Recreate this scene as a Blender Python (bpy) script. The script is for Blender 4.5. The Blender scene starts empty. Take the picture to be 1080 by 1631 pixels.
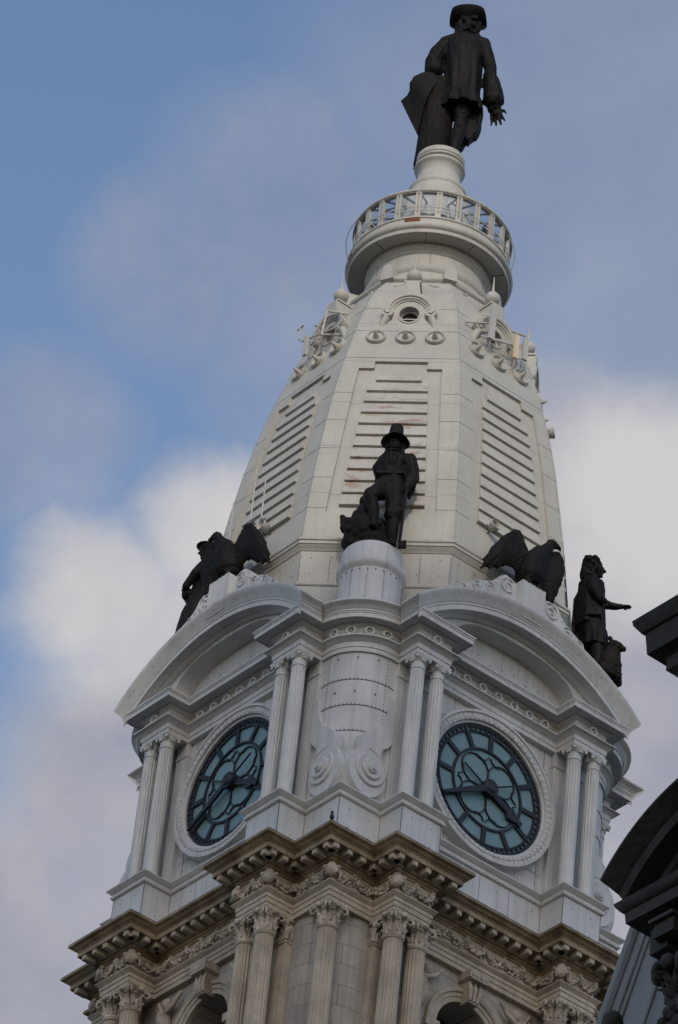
import bpy, math, random
from mathutils import Vector, Matrix, noise
random.seed(7)
R = math.radians
S = math.sqrt(0.5)
scn = bpy.context.scene
col = scn.collection

# ------------------------------------------------------------------ camera
CAM_D, CAM_AZ, CAM_PAN, CAM_TILT, CAM_ROLL, CAM_F = 222.086, 0.132033, 0.0174583, 0.657667, 0.113608, 7518.61
cam_pos = Vector((CAM_D*math.sin(CAM_AZ), -CAM_D*math.cos(CAM_AZ), 1.7))
yaw = CAM_AZ + CAM_PAN
fw = Vector((-math.sin(yaw)*math.cos(CAM_TILT), math.cos(yaw)*math.cos(CAM_TILT), math.sin(CAM_TILT)))
rt0 = fw.cross(Vector((0, 0, 1))).normalized(); up0 = rt0.cross(fw)
rt = rt0*math.cos(CAM_ROLL) + up0*math.sin(CAM_ROLL)
up = -rt0*math.sin(CAM_ROLL) + up0*math.cos(CAM_ROLL)
cd = bpy.data.cameras.new('camera'); cam = bpy.data.objects.new('camera', cd); col.objects.link(cam)
cd.sensor_fit = 'VERTICAL'; cd.sensor_height = 36; cd.lens = CAM_F/1631*36
cd.clip_start = 1; cd.clip_end = 20000
M = Matrix((rt, up, -fw)).transposed().to_4x4(); M.translation = cam_pos
cam.matrix_world = M
scn.camera = cam

# ------------------------------------------------------------------ sky and sun
SUN_EL, SUN_AZ = R(29), R(9)          # azimuth measured from the corner bay (-Y) towards the right clock face
sun_dir = Vector((math.sin(SUN_AZ)*math.cos(SUN_EL), -math.cos(SUN_AZ)*math.cos(SUN_EL), math.sin(SUN_EL)))
sl = bpy.data.lights.new('sun', 'SUN'); sl.energy = 1.3; sl.angle = R(1.2); sl.color = (1.0, .90, .77)
so = bpy.data.objects.new('sun', sl); col.objects.link(so)
so.rotation_euler = sun_dir.to_track_quat('Z', 'Y').to_euler(); so.location = (60, -120, 260)
w = bpy.data.worlds.new('World'); scn.world = w; w.use_nodes = True
nt = w.node_tree; N = nt.nodes; Lk = nt.links
for n in list(N): N.remove(n)
out = N.new('ShaderNodeOutputWorld'); bg = N.new('ShaderNodeBackground'); bg.inputs['Strength'].default_value = 0.15
sky = N.new('ShaderNodeTexSky'); sky.sky_type = 'NISHITA'; sky.sun_disc = False
sky.sun_elevation = SUN_EL; sky.sun_rotation = math.atan2(sun_dir.x, sun_dir.y)
sky.air_density = 1.0; sky.dust_density = 1.2; sky.ozone_density = 1.6
tc = N.new('ShaderNodeTexCoord')
def wnoise(scale, detail, rough):
    n = N.new('ShaderNodeTexNoise'); n.inputs['Scale'].default_value = scale; n.inputs['Detail'].default_value = detail
    n.inputs['Roughness'].default_value = rough; Lk.new(tc.outputs['Generated'], n.inputs['Vector']); return n
def wmath(op, a, b=None, c=None, clamp=False):
    n = N.new('ShaderNodeMath'); n.operation = op; n.use_clamp = clamp
    for i, x in enumerate((a, b, c)):
        if x is None: continue
        if isinstance(x, (int, float)): n.inputs[i].default_value = x
        else: Lk.new(x, n.inputs[i])
    return n.outputs[0]
# direction warped by noise, then compared with a handful of cloud centres (fixed world directions)
nz = wnoise(14, 6, .62)
sub = N.new('ShaderNodeVectorMath'); sub.operation = 'SUBTRACT'; Lk.new(nz.outputs['Color'], sub.inputs[0]); sub.inputs[1].default_value = (.5, .5, .5)
scl = N.new('ShaderNodeVectorMath'); scl.operation = 'SCALE'; Lk.new(sub.outputs[0], scl.inputs[0]); scl.inputs['Scale'].default_value = .030
add = N.new('ShaderNodeVectorMath'); add.operation = 'ADD'; Lk.new(tc.outputs['Generated'], add.inputs[0]); Lk.new(scl.outputs[0], add.inputs[1])
nrm = N.new('ShaderNodeVectorMath'); nrm.operation = 'NORMALIZE'; Lk.new(add.outputs[0], nrm.inputs[0])
def blob(d, r0, r1):                    # fixed world direction of a cloud centre, radii in degrees
    dt = N.new('ShaderNodeVectorMath'); dt.operation = 'DOT_PRODUCT'; Lk.new(nrm.outputs[0], dt.inputs[0]); dt.inputs[1].default_value = d
    mr = N.new('ShaderNodeMapRange'); mr.interpolation_type = 'SMOOTHSTEP'; Lk.new(dt.outputs['Value'], mr.inputs['Value'])
    mr.inputs['From Min'].default_value = math.cos(R(r1)); mr.inputs['From Max'].default_value = math.cos(R(r0))
    return mr.outputs[0]
def union(lst):
    o = lst[0]
    for b in lst[1:]: o = wmath('MAXIMUM', o, b)
    return o
cl = union([blob((-0.05411, 0.85263, 0.51971), 7.7, 9.45), blob((-0.14544, 0.78289, 0.60492), .0, 1.6), blob((-0.16873, 0.78833, 0.59166), .0, 1.6)])
wisp = union([blob((-0.14007, 0.73933, 0.65862), .3, 1.7), blob((-0.12834, 0.73509, 0.66571), .2, 1.3), blob((-0.15697, 0.74547, 0.6478), .1, 1.5), blob((-0.11599, 0.75795, 0.64192), .5, 2.6), blob((-0.18119, 0.76639, 0.6163), .0, 1.5)])
haze = union([blob((-0.05848, 0.73756, 0.67275), .8, 4.8), blob((-0.0444, 0.76837, 0.63846), .8, 4.2)])
bright = union([blob((-0.16873, 0.78833, 0.59166), .1, 1.9), blob((-0.14544, 0.78289, 0.60492), .2, 1.6), blob((-0.05575, 0.78475, 0.6173), .0, 2.0)])
nz2 = wnoise(30, 8, .6); nz3 = wnoise(17, 8, .58)
mask = wmath('ADD', cl, wmath('MULTIPLY', wmath('SUBTRACT', nz2.outputs['Fac'], .5), wmath('MULTIPLY', wmath('MULTIPLY', cl, wmath('SUBTRACT', 1.15, cl)), 3.2)), clamp=True)
mask2 = wmath('MULTIPLY', wisp, wmath('MULTIPLY_ADD', nz2.outputs['Fac'], 1.1, -.18), clamp=True)
mask3 = wmath('MULTIPLY', haze, .46)
allm = wmath('MAXIMUM', wmath('MAXIMUM', mask, mask2), mask3)
grey = N.new('ShaderNodeMixRGB'); grey.inputs['Color1'].default_value = (2.05, 2.15, 2.65, 1); grey.inputs['Color2'].default_value = (4.1, 3.98, 4.02, 1)
bf = wmath('MULTIPLY_ADD', wmath('SUBTRACT', nz3.outputs['Fac'], .5), 1.5, wmath('MULTIPLY_ADD', bright, .85, .22), clamp=True)
Lk.new(bf, grey.inputs['Fac'])
tint = N.new('ShaderNodeMixRGB'); tint.blend_type = 'MULTIPLY'; tint.inputs['Fac'].default_value = 1; Lk.new(sky.outputs[0], tint.inputs['Color1']); tint.inputs['Color2'].default_value = (1.22, 1.19, 1.18, 1)
mx = N.new('ShaderNodeMixRGB'); Lk.new(allm, mx.inputs['Fac']); Lk.new(tint.outputs[0], mx.inputs['Color1']); Lk.new(grey.outputs[0], mx.inputs['Color2'])
Lk.new(mx.outputs[0], bg.inputs['Color']); Lk.new(bg.outputs[0], out.inputs['Surface'])
scn.view_settings.view_transform = 'Standard'; scn.view_settings.look = 'None'
scn.view_settings.exposure = 0.0; scn.view_settings.gamma = 1.0

# ------------------------------------------------------------------ materials
def material(name, base, rough=.55, metal=0, var=.15, streak=0.0, seam=0.0, bump=.0, grime=(.2, .16, .1), gscale=.35, gamt=0.0, spec=.4, rust=0.0, ashlar=0.0):
    m = bpy.data.materials.new(name); m.use_nodes = True; t = m.node_tree; n = t.nodes; l = t.links
    b = n['Principled BSDF']; b.inputs['Roughness'].default_value = rough; b.inputs['Metallic'].default_value = metal
    b.inputs['Specular IOR Level'].default_value = spec
    g = n.new('ShaderNodeTexCoord'); geo = n.new('ShaderNodeNewGeometry')
    def nz(scale, det=4, vec=None):
        x = n.new('ShaderNodeTexNoise'); x.inputs['Scale'].default_value = scale; x.inputs['Detail'].default_value = det
        l.new(vec or geo.outputs['Position'], x.inputs['Vector']); return x.outputs['Fac']
    def mp(scale):
        x = n.new('ShaderNodeMapping'); x.inputs['Scale'].default_value = scale; l.new(geo.outputs['Position'], x.inputs['Vector']); return x.outputs[0]
    def ramp(src, a, bb):
        x = n.new('ShaderNodeMapRange'); x.inputs['From Min'].default_value = a; x.inputs['From Max'].default_value = bb; l.new(src, x.inputs['Value']); return x.outputs[0]
    def mix(c1, c2, fac, mode='MIX'):
        x = n.new('ShaderNodeMixRGB'); x.blend_type = mode
        for sock, v in ((x.inputs['Color1'], c1), (x.inputs['Color2'], c2)):
            if isinstance(v, tuple): sock.default_value = (*v, 1)
            else: l.new(v, sock)
        if isinstance(fac, (int, float)): x.inputs['Fac'].default_value = fac
        else: l.new(fac, x.inputs['Fac'])
        return x.outputs[0]
    def mul(a, k):
        x = n.new('ShaderNodeMath'); x.operation = 'MULTIPLY'; l.new(a, x.inputs[0])
        if isinstance(k, (int, float)): x.inputs[1].default_value = k
        else: l.new(k, x.inputs[1])
        return x.outputs[0]
    lo = tuple(c*(1-var) for c in base); hi = tuple(min(1, c*(1+var)) for c in base)
    c = mix(lo, hi, ramp(nz(.55, 6), .3, .7))
    c = mix(c, tuple(x*(1-var*.8) for x in base), mul(ramp(nz(3.1, 5), .45, .75), .5))
    if streak:
        s = ramp(nz(1, 3, mp((3.3, 3.3, .13))), .48, .78); c = mix(c, tuple(x*.45 for x in base), mul(s, streak))
        s2 = ramp(nz(1, 2, mp((5.0, 5.0, .3))), .55, .8); c = mix(c, tuple(min(1, x*1.25) for x in base), mul(s2, streak*.6))
    if gamt:
        c = mix(c, grime, mul(ramp(nz(gscale, 5), .42, .68), gamt))
    if rust:
        c = mix(c, (.22, .09, .035), mul(ramp(nz(1, 5, mp((.8, .8, 2.6))), .56, .66), rust))
    if seam:     # plate joints at regular heights
        sx = n.new('ShaderNodeSeparateXYZ'); l.new(geo.outputs['Position'], sx.inputs[0])
        d = n.new('ShaderNodeMath'); d.operation = 'PINGPONG'; l.new(sx.outputs['Z'], d.inputs[0]); d.inputs[1].default_value = seam
        lt = n.new('ShaderNodeMath'); lt.operation = 'LESS_THAN'; l.new(d.outputs[0], lt.inputs[0]); lt.inputs[1].default_value = .022
        c = mix(c, tuple(x*.42 for x in base), mul(lt.outputs[0], .7))
    if ashlar:
        bk = n.new('ShaderNodeTexBrick'); bk.inputs['Scale'].default_value = 1; bk.inputs['Brick Width'].default_value = 1.7; bk.inputs['Row Height'].default_value = ashlar
        bk.inputs['Mortar Size'].default_value = .018; bk.inputs['Mortar Smooth'].default_value = .3
        cm = n.new('ShaderNodeSeparateXYZ'); l.new(geo.outputs['Position'], cm.inputs[0])
        ad = n.new('ShaderNodeMath'); l.new(cm.outputs['X'], ad.inputs[0]); l.new(cm.outputs['Y'], ad.inputs[1]); ad.operation = 'SUBTRACT'
        cb = n.new('ShaderNodeCombineXYZ'); l.new(ad.outputs[0], cb.inputs['X']); l.new(cm.outputs['Z'], cb.inputs['Y']); l.new(cb.outputs[0], bk.inputs['Vector'])
        bk.inputs['Color1'].default_value = (1, 1, 1, 1); bk.inputs['Color2'].default_value = (.82, .82, .82, 1); bk.inputs['Mortar'].default_value = (.42, .4, .38, 1)
        c = mix(c, bk.outputs['Color'], 1.0, 'MULTIPLY')
    l.new(c, b.inputs['Base Color'])
    if bump:
        bn = n.new('ShaderNodeBump'); bn.inputs['Strength'].default_value = bump; bn.inputs['Distance'].default_value = .08
        l.new(nz(6, 6), bn.inputs['Height']); l.new(bn.outputs[0], b.inputs['Normal'])
    rr = n.new('ShaderNodeMapRange'); rr.inputs['To Min'].default_value = rough*.8; rr.inputs['To Max'].default_value = min(1, rough*1.2); l.new(nz(2), rr.inputs['Value']); l.new(rr.outputs[0], b.inputs['Roughness'])
    return m
PB = material('pale_grey_iron_paint', (.55, .545, .53), .5, var=.10, streak=.34, bump=.06, gamt=.10, grime=(.24, .24, .24))
PBW = material('pale_grey_plate', (.535, .53, .515), .5, var=.10, streak=.5, bump=.06, seam=0, gamt=.12, grime=(.24, .25, .26))
PC = material('cream_iron_paint', (.41, .40, .36), .55, var=.08, streak=.20, bump=.05, seam=1.9, gamt=.18, grime=(.40, .36, .28))
PCN = material('cream_iron_trim', (.43, .415, .375), .55, var=.08, streak=.25, bump=.05, gamt=.15, grime=(.34, .31, .25))
PCR = material('rusty_cream_slats', (.43, .415, .375), .55, var=.08, streak=.2, bump=.05, gamt=.1, grime=(.40, .36, .28), rust=.5)
RUST = material('rust', (.16, .055, .022), .8, var=.35, bump=.3)
SEAM = material('dark_joint', (.15, .155, .165), .7, var=.1)
ST = material('warm_limestone', (.47, .405, .32), .85, var=.16, streak=.45, bump=.35, gamt=.4, grime=(.16, .13, .10), gscale=.6)
STA = material('ashlar_limestone', (.42, .38, .33), .85, var=.14, streak=.35, bump=.3, gamt=.3, grime=(.19, .16, .13), gscale=.5, ashlar=1.25)
STC = material('weathered_cornice_stone', (.34, .27, .18), .85, var=.25, streak=.6, bump=.4, gamt=.75, grime=(.12, .075, .04), gscale=.8)
STL = material('carved_limestone', (.50, .43, .35), .85, var=.28, streak=.2, bump=.5, gamt=.55, grime=(.12, .10, .08), gscale=1.3)
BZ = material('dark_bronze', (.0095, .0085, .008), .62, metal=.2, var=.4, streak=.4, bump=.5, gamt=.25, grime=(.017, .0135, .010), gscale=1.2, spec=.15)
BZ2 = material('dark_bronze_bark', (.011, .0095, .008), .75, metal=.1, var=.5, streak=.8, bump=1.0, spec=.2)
GL = material('teal_dial_glass', (.155, .25, .265), .25, var=.07, spec=.5)
IR = material('black_iron', (.014, .016, .023), .5, var=.2, spec=.4)
LEAD = material('lead_flashing', (.05, .05, .052), .7, var=.2)
DS = material('shade_dark_stone', (.062, .055, .050), .85, var=.3, streak=.5, bump=.5, gamt=.4, grime=(.03, .026, .022), gscale=1.5)  # dark stone, with the building's shade put into its base colour
SL = material('grey_roof_metal', (.27, .262, .25), .6, var=.12, streak=.4, bump=.1)
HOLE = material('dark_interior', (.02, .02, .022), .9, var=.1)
ANT = material('antenna_plastic', (.44, .43, .40), .5, var=.06)
ANTC = material('cream_antenna', (.62, .52, .36), .5, var=.06)
STEEL = material('galvanised_steel', (.22, .23, .24), .45, metal=.6, var=.15)
PAV = material('paving', (.085, .083, .08), .9, var=.12, bump=.2, ashlar=1.2)
SKIN = material('skin', (.45, .27, .2), .6, var=.05)
CLO1 = material('blue_jacket', (.03, .06, .16), .8, var=.1)
CLO2 = material('dark_coat', (.02, .02, .024), .8, var=.1)
FEA = material('pigeon_feathers', (.04, .04, .045), .7, var=.3)
GLASS = bpy.data.materials.new('clear_glass'); GLASS.use_nodes = True
_n = GLASS.node_tree.nodes; _l = GLASS.node_tree.links
for _x in list(_n): _n.remove(_x)
_o = _n.new('ShaderNodeOutputMaterial'); _tr = _n.new('ShaderNodeBsdfTransparent'); _tr.inputs[0].default_value = (.9, .93, .95, 1)
_gl = _n.new('ShaderNodeBsdfGlossy'); _gl.inputs['Roughness'].default_value = .03; _mx = _n.new('ShaderNodeMixShader'); _fr = _n.new('ShaderNodeFresnel'); _fr.inputs[0].default_value = 1.5
_mx.inputs[0].default_value = .09; _l.new(_tr.outputs[0], _mx.inputs[1]); _l.new(_gl.outputs[0], _mx.inputs[2]); _l.new(_mx.outputs[0], _o.inputs[0])

# ------------------------------------------------------------------ mesh helpers
class MB:
    def __init__(s): s.v = []; s.f = []; s.m = []; s.mi = 0
    def add(s, vs, fs):
        o = len(s.v); s.v += [tuple(x) for x in vs]; s.f += [tuple(i+o for i in f) for f in fs]; s.m += [s.mi]*len(fs); return s
    def box(s, c, sz, rz=0, mat=None):
        c = Vector(c); hx, hy, hz = sz[0]/2, sz[1]/2, sz[2]/2
        Q = mat or Matrix.Rotation(rz, 3, 'Z')
        vs = [c + Q @ Vector((x*hx, y*hy, z*hz)) for z in (-1, 1) for x, y in ((-1, -1), (1, -1), (1, 1), (-1, 1))]
        return s.add(vs, [(3, 2, 1, 0), (4, 5, 6, 7), (0, 1, 5, 4), (1, 2, 6, 5), (2, 3, 7, 6), (3, 0, 4, 7)])
    def sweep(s, path, prof, closed=True, capends=True, trim=0):
        n = len(path); pts = [Vector((x, y)) for x, y in path]; mit = []
        for i in range(n):
            if closed or 0 < i < n-1:
                a = (pts[i]-pts[i-1]).normalized(); b = (pts[(i+1) % n]-pts[i]).normalized()
                n1 = Vector((a.y, -a.x)); n2 = Vector((b.y, -b.x)); mit.append((n1+n2)/max(.15, 1+n1.dot(n2)))
            elif i == 0:
                b = (pts[1]-pts[0]).normalized(); mit.append(Vector((b.y, -b.x)))
            else:
                a = (pts[i]-pts[i-1]).normalized(); mit.append(Vector((a.y, -a.x)))
        k = len(prof); vs = []; fs = []
        for i in range(n):
            for d, z in prof: q = pts[i]+mit[i]*d; vs.append((q.x, q.y, z))
        for i in range(n if closed else n-1):
            if i < trim or i >= n-1-trim and not closed: continue
            j = (i+1) % n
            for t in range(k-1): fs.append((i*k+t, j*k+t, j*k+t+1, i*k+t+1))
        if trim: fs = [tuple(q-k*trim for q in f) for f in fs]; vs = vs[k*trim:-k*trim]; n -= 2*trim
        if not closed and capends:
            fs.append(tuple(range(k))); fs.append(tuple((n-1)*k+t for t in reversed(range(k))))
        return s.add(vs, fs)
    def lathe(s, prof, seg=32, c=(0, 0, 0), mod=None, a0=0, a1=2*math.pi, mat=None, caps=True):
        full = abs(a1-a0-2*math.pi) < 1e-6; n = seg if full else seg+1; vs = []; fs = []; k = len(prof); c = Vector(c)
        for i in range(n):
            a = a0+(a1-a0)*i/seg
            for r, z in prof:
                rr = mod(r, z, a) if mod else r
                p = Vector((rr*math.cos(a), rr*math.sin(a), z)); vs.append(c+(mat @ p if mat else p))
        for i in range(seg):
            j = (i+1) % n
            for t in range(k-1): fs.append((i*k+t, j*k+t, j*k+t+1, i*k+t+1))
        if full and caps:
            if prof[0][0] > 1e-4: fs.append(tuple(i*k for i in reversed(range(n))))
            if prof[-1][0] > 1e-4: fs.append(tuple(i*k+k-1 for i in range(n)))
        return s.add(vs, fs)
    def tube(s, pts, rad, n=8, sq=1.0):
        pts = [Vector(p) for p in pts]; rad = rad if isinstance(rad, (list, tuple)) else [rad]*len(pts); vs = []; fs = []; ref = None
        for i, p in enumerate(pts):
            t = (pts[min(i+1, len(pts)-1)]-pts[max(i-1, 0)]).normalized()
            if ref is None: ref = Vector((0, 0, 1)) if abs(t.z) < .9 else Vector((1, 0, 0))
            u = t.cross(ref).normalized(); ref = u.cross(t).normalized()
            for k in range(n):
                a = 2*math.pi*k/n; vs.append(p+(u*math.cos(a)+ref*math.sin(a)*sq)*rad[i])
        for i in range(len(pts)-1):
            for k in range(n): fs.append((i*n+k, i*n+(k+1) % n, (i+1)*n+(k+1) % n, (i+1)*n+k))
        fs.append(tuple(reversed(range(n)))); fs.append(tuple((len(pts)-1)*n+k for k in range(n)))
        return s.add(vs, fs)
    def ell(s, c, r, rot=None, u=12, v=8):
        c = Vector(c); r = (r, r, r) if isinstance(r, (int, float)) else r; vs = [(0, 0, -1)]; fs = []
        for i in range(1, v):
            ph = -math.pi/2+math.pi*i/v
            for k in range(u): a = 2*math.pi*k/u; vs.append((math.cos(ph)*math.cos(a), math.cos(ph)*math.sin(a), math.sin(ph)))
        vs.append((0, 0, 1)); T = len(vs)-1
        for k in range(u): fs.append((0, 1+(k+1) % u, 1+k)); fs.append((T, 1+(v-2)*u+k, 1+(v-2)*u+(k+1) % u))
        for i in range(v-2):
            for k in range(u): a = 1+i*u+k; b = 1+i*u+(k+1) % u; fs.append((a, b, b+u, a+u))
        out = []
        for x in vs:
            p = Vector((x[0]*r[0], x[1]*r[1], x[2]*r[2])); out.append(c+(rot @ p if rot else p))
        return s.add(out, fs)
    def cap(s, p1, r1, p2, r2, n=10, sq=1.0):
        p1 = Vector(p1); p2 = Vector(p2); d = (p2-p1)
        L = d.length; d = d/L; ps = []; rs = []
        for t in (-.95, -.7, -.3): ps.append(p1+d*r1*t); rs.append(r1*math.sqrt(1-t*t))
        ps += [p1, p2]; rs += [r1, r2]
        for t in (.3, .7, .95): ps.append(p2+d*r2*t); rs.append(r2*math.sqrt(1-t*t))
        return s.tube(ps, rs, n, sq)
    def chain(s, pts, n=10, sq=1.0):
        for a, b in zip(pts[:-1], pts[1:]): s.cap(a[0], a[1], b[0], b[1], n, sq)
        return s
    def prism(s, poly, y0, y1, fr=None):
        """poly in (x,z); extruded along y from y0 to y1 (y0<y1: front is y0)"""
        n = len(poly); vs = [(x, y0, z) for x, z in poly]+[(x, y1, z) for x, z in poly]
        if fr: vs = [fr(Vector(p)) for p in vs]
        fs = [tuple(range(n)), tuple(n+i for i in reversed(range(n)))]
        for i in range(n): j = (i+1) % n; fs.append((j, i, n+i, n+j))
        return s.add(vs, fs)
    def vprism(s, poly, z0, z1):
        n = len(poly); vs = [(x, y, z0) for x, y in poly]+[(x, y, z1) for x, y in poly]
        fs = [tuple(reversed(range(n))), tuple(n+i for i in range(n))]
        for i in range(n): j = (i+1) % n; fs.append((i, j, n+j, n+i))
        return s.add(vs, fs)
    def ring(s, r0, r1, y0, y1, seg=48, c=(0, 0), a0=0, a1=2*math.pi):
        """flat annulus in the xz plane, front at y0"""
        full = abs(a1-a0-2*math.pi) < 1e-6; n = seg if full else seg+1; vs = []; fs = []
        for i in range(n):
            a = a0+(a1-a0)*i/seg; ca, sa = math.cos(a), math.sin(a)
            vs += [(c[0]+r0*ca, y1, c[1]+r0*sa), (c[0]+r0*ca, y0, c[1]+r0*sa), (c[0]+r1*ca, y0, c[1]+r1*sa), (c[0]+r1*ca, y1, c[1]+r1*sa)]
        for i in range(seg):
            j = (i+1) % n
            for t in range(4): u = (t+1) % 4; fs.append((i*4+t, i*4+u, j*4+u, j*4+t))
        if not full: fs += [(0, 1, 2, 3), ((n-1)*4+3, (n-1)*4+2, (n-1)*4+1, (n-1)*4)]
        return s.add(vs, fs)
    def ringprof(s, prof, seg=64, c=(0, 0)):
        """lathe about the y axis: prof = [(radius, n)] with n measured towards -y"""
        vs = []; fs = []; k = len(prof)
        for i in range(seg):
            a = 2*math.pi*i/seg
            for r, n in prof: vs.append((c[0]+r*math.cos(a), -n, c[1]+r*math.sin(a)))
        for i in range(seg):
            j = (i+1) % seg
            for t in range(k-1): fs.append((i*k+t, i*k+t+1, j*k+t+1, j*k+t))
        return s.add(vs, fs)
    def mesh(s, name, mats, angle=35):
        me = bpy.data.meshes.new(name); me.from_pydata(s.v, [], s.f)
        for m in (mats if isinstance(mats, (list, tuple)) else [mats]): me.materials.append(m)
        if any(s.m): me.polygons.foreach_set('material_index', s.m)
        import bmesh
        bm = bmesh.new(); bm.from_mesh(me); bmesh.ops.recalc_face_normals(bm, faces=bm.faces); bm.to_mesh(me); bm.free()
        if angle is not None:
            me.polygons.foreach_set('use_smooth', [True]*len(me.polygons)); me.set_sharp_from_angle(angle=R(angle))
        me.update(); return me
    def build(s, name, mats, parent=None, rot=0, loc=(0, 0, 0), angle=35):
        return place(name, s.mesh(name, mats, angle), parent, rot, loc)
def place(name, me, parent=None, rot=0, loc=(0, 0, 0)):
    o = bpy.data.objects.new(name, me); col.objects.link(o); o.parent = parent; o.rotation_euler = (0, 0, rot); o.location = loc; return o
def tag(o, label=None, cat=None, group=None, kind=None):
    if label: o['label'] = label
    if cat: o['category'] = cat
    if group: o['group'] = group
    if kind: o['kind'] = kind
    return o
def empty(name, loc, label, cat, group=None, rz=0):
    o = bpy.data.objects.new(name, None); col.objects.link(o); o.location = loc; o.rotation_euler = (0, 0, rz); o.empty_display_size = .5
    return tag(o, label, cat, group)
def sculpt(name, mb, voxel, mats, parent, smooth=2, disp=None, loc=(0, 0, 0), rot=0):
    """union of overlapping forms -> one continuous skin"""
    me = mb.mesh(name, mats, None); o = bpy.data.objects.new(name, me); col.objects.link(o)
    m = o.modifiers.new('r', 'REMESH'); m.mode = 'VOXEL'; m.voxel_size = voxel; m.use_smooth_shade = True
    if smooth: k = o.modifiers.new('s', 'SMOOTH'); k.iterations = smooth; k.factor = .5
    dg = bpy.context.evaluated_depsgraph_get(); dg.update()
    me2 = bpy.data.meshes.new_from_object(o.evaluated_get(dg)); me2.name = name
    o.modifiers.clear(); o.data = me2; bpy.data.meshes.remove(me)
    if not me2.materials: me2.materials.append(mats)
    if disp:
        nr = [v.normal.copy() for v in me2.vertices]
        for v, nn in zip(me2.vertices, nr): v.co += nn*disp(v.co, nn)
    me2.polygons.foreach_set('use_smooth', [True]*len(me2.polygons)); me2.update()
    o.parent = parent; o.location = loc; o.rotation_euler = (0, 0, rot); return o

def PQ(p, q): return (S*(p-q), -S*(p+q))
def rot90(pt, k):
    for _ in range(k % 4): pt = (-pt[1], pt[0])
    return pt
def plan(a0, a1, a2, c, r, arc=None, k4=True, n=12, pilq=None):
    pts = [(a0, r), (a0, a2), (a1, a2), (a1, c or 0)]
    q1 = [PQ(*p) for p in pts]
    if arc:
        q1.pop(); q1 += arcpts(arc, n, a1)
        q1 += [PQ(*p) for p in ((a2, a1), (a2, a0), (r, a0))]
    else: q1 += [PQ(*p) for p in ((c, c), (c, a1), (a2, a1), (a2, a0), (r, a0))]
    if not k4: return q1
    out = []
    for k in range(4): out += [rot90(p, k) for p in q1]
    return out
BAYC = -10.43
def arcpts(Rr, n, a1):
    # arc about (0,BAYC) between the return plane p=a1 and its mirror q=a1
    c = -BAYC*S  # p=q of centre
    dq = math.sqrt(Rr*Rr-(a1-c)**2); x, y = PQ(a1, c+dq)
    t = math.asin(x/Rr)          # x negative
    return [(Rr*math.sin(a), BAYC-Rr*math.cos(a)) for a in [t+(-2*t)*i/n for i in range(n+1)]]
RS = {'R': R(45), 'L': R(-45)}
FACE_ANGLES = [R(45), R(-45), R(135), R(-135)]
def onface(x, n, z): return (x, -n, z)

# ------------------------------------------------------------------ ground
g = MB(); g.add([(-6000, -6000, 0), (6000, -6000, 0), (6000, 6000, 0), (-6000, 6000, 0)], [(0, 1, 2, 3)])
tag(g.build('ground', PAV), kind='structure')

# unseen block added behind the photographer so its shadow covers tower up to pediments
ob0 = empty('sun_blocker_building', (262*math.sin(R(11)), -262*math.cos(R(11)), 0), 'unseen plain block with dark bands, added behind the camera to shade the lower tower', 'building', None, R(11))
BLOCKER_H = 290
b = MB(); b.box((0, 0, BLOCKER_H/2), (84, 40, BLOCKER_H)); b.box((0, 0, BLOCKER_H-.6), (85, 41, 1.8)); b.build('wall', PAV, ob0)
b = MB()
for i in range(70): b.box((0, 0, 6+4*i), (84.3, 40.3, 1.9))
b.build('blocker_band', HOLE, ob0, angle=None)
# ================================================================== THE TOWER
tower = empty('clock_tower', (0, 0, 0), 'tall pale clock tower with stone columns below and white painted iron dome above', 'tower')

# ---- stone stage -------------------------------------------------
WALLQ = 9.75
b = MB()                                                     # shaft below the picture
b.sweep(plan(4.65, 7.2, 12.0, 10.2, 10.2), [(-.9, 124.6), (.3, 124.6), (.3, 123.9), (0, 123.7), (0, 0)])
b.build('tower_shaft', STA, tower)
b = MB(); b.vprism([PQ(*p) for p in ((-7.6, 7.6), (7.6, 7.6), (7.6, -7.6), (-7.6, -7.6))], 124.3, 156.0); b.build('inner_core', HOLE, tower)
cornerwall = [PQ(4.6, WALLQ), PQ(6.95, WALLQ)] + arcpts(2.5, 16, 7.02) + [PQ(WALLQ, 6.95), PQ(WALLQ, 4.6)]
w0 = MB().sweep(cornerwall, [(0, 124.5), (0, 136.85)], False).mesh('stone_corner_wall', STA)
for k in range(4): place('stone_corner_wall', w0, tower, R(90*k))
# recessed walls with the arched openings
ARZ, ARO, ARI = 133.15, 2.75, 2.0
def archwall(x0, x1, ztop, zb, cx, cz, r, n0, n1, seg=28):
    b = MB(); y0, y1 = -n0, -n1
    b.add([(x0, y0, zb), (cx-r, y0, zb), (cx-r, y0, cz), (cx-r, y0, ztop), (x0, y0, ztop)], [(0, 1, 2, 3, 4)])
    b.add([(x1, y0, zb), (cx+r, y0, zb), (cx+r, y0, cz), (cx+r, y0, ztop), (x1, y0, ztop)], [(4, 3, 2, 1, 0)])
    arc = [(cx-r*math.cos(math.pi*i/seg), cz+r*math.sin(math.pi*i/seg)) for i in range(seg+1)]
    for (xa, za), (xb, zb2) in zip(arc[:-1], arc[1:]):
        b.add([(xa, y0, za), (xb, y0, zb2), (xb, y0, ztop), (xa, y0, ztop)], [(0, 1, 2, 3)])
        b.add([(xa, y0, za), (xb, y0, zb2), (xb, y1, zb2), (xa, y1, za)], [(0, 3, 2, 1)])
    for sx in (-r, r): b.add([(cx+sx, y0, zb), (cx+sx, y0, cz), (cx+sx, y1, cz), (cx+sx, y1, zb)], [(0, 1, 2, 3)])
    return b
aw = archwall(-4.62, 4.62, 136.85, 124.5, 0, ARZ, ARI, WALLQ, 7.65).mesh('arched_wall', STA)
av = MB()
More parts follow.
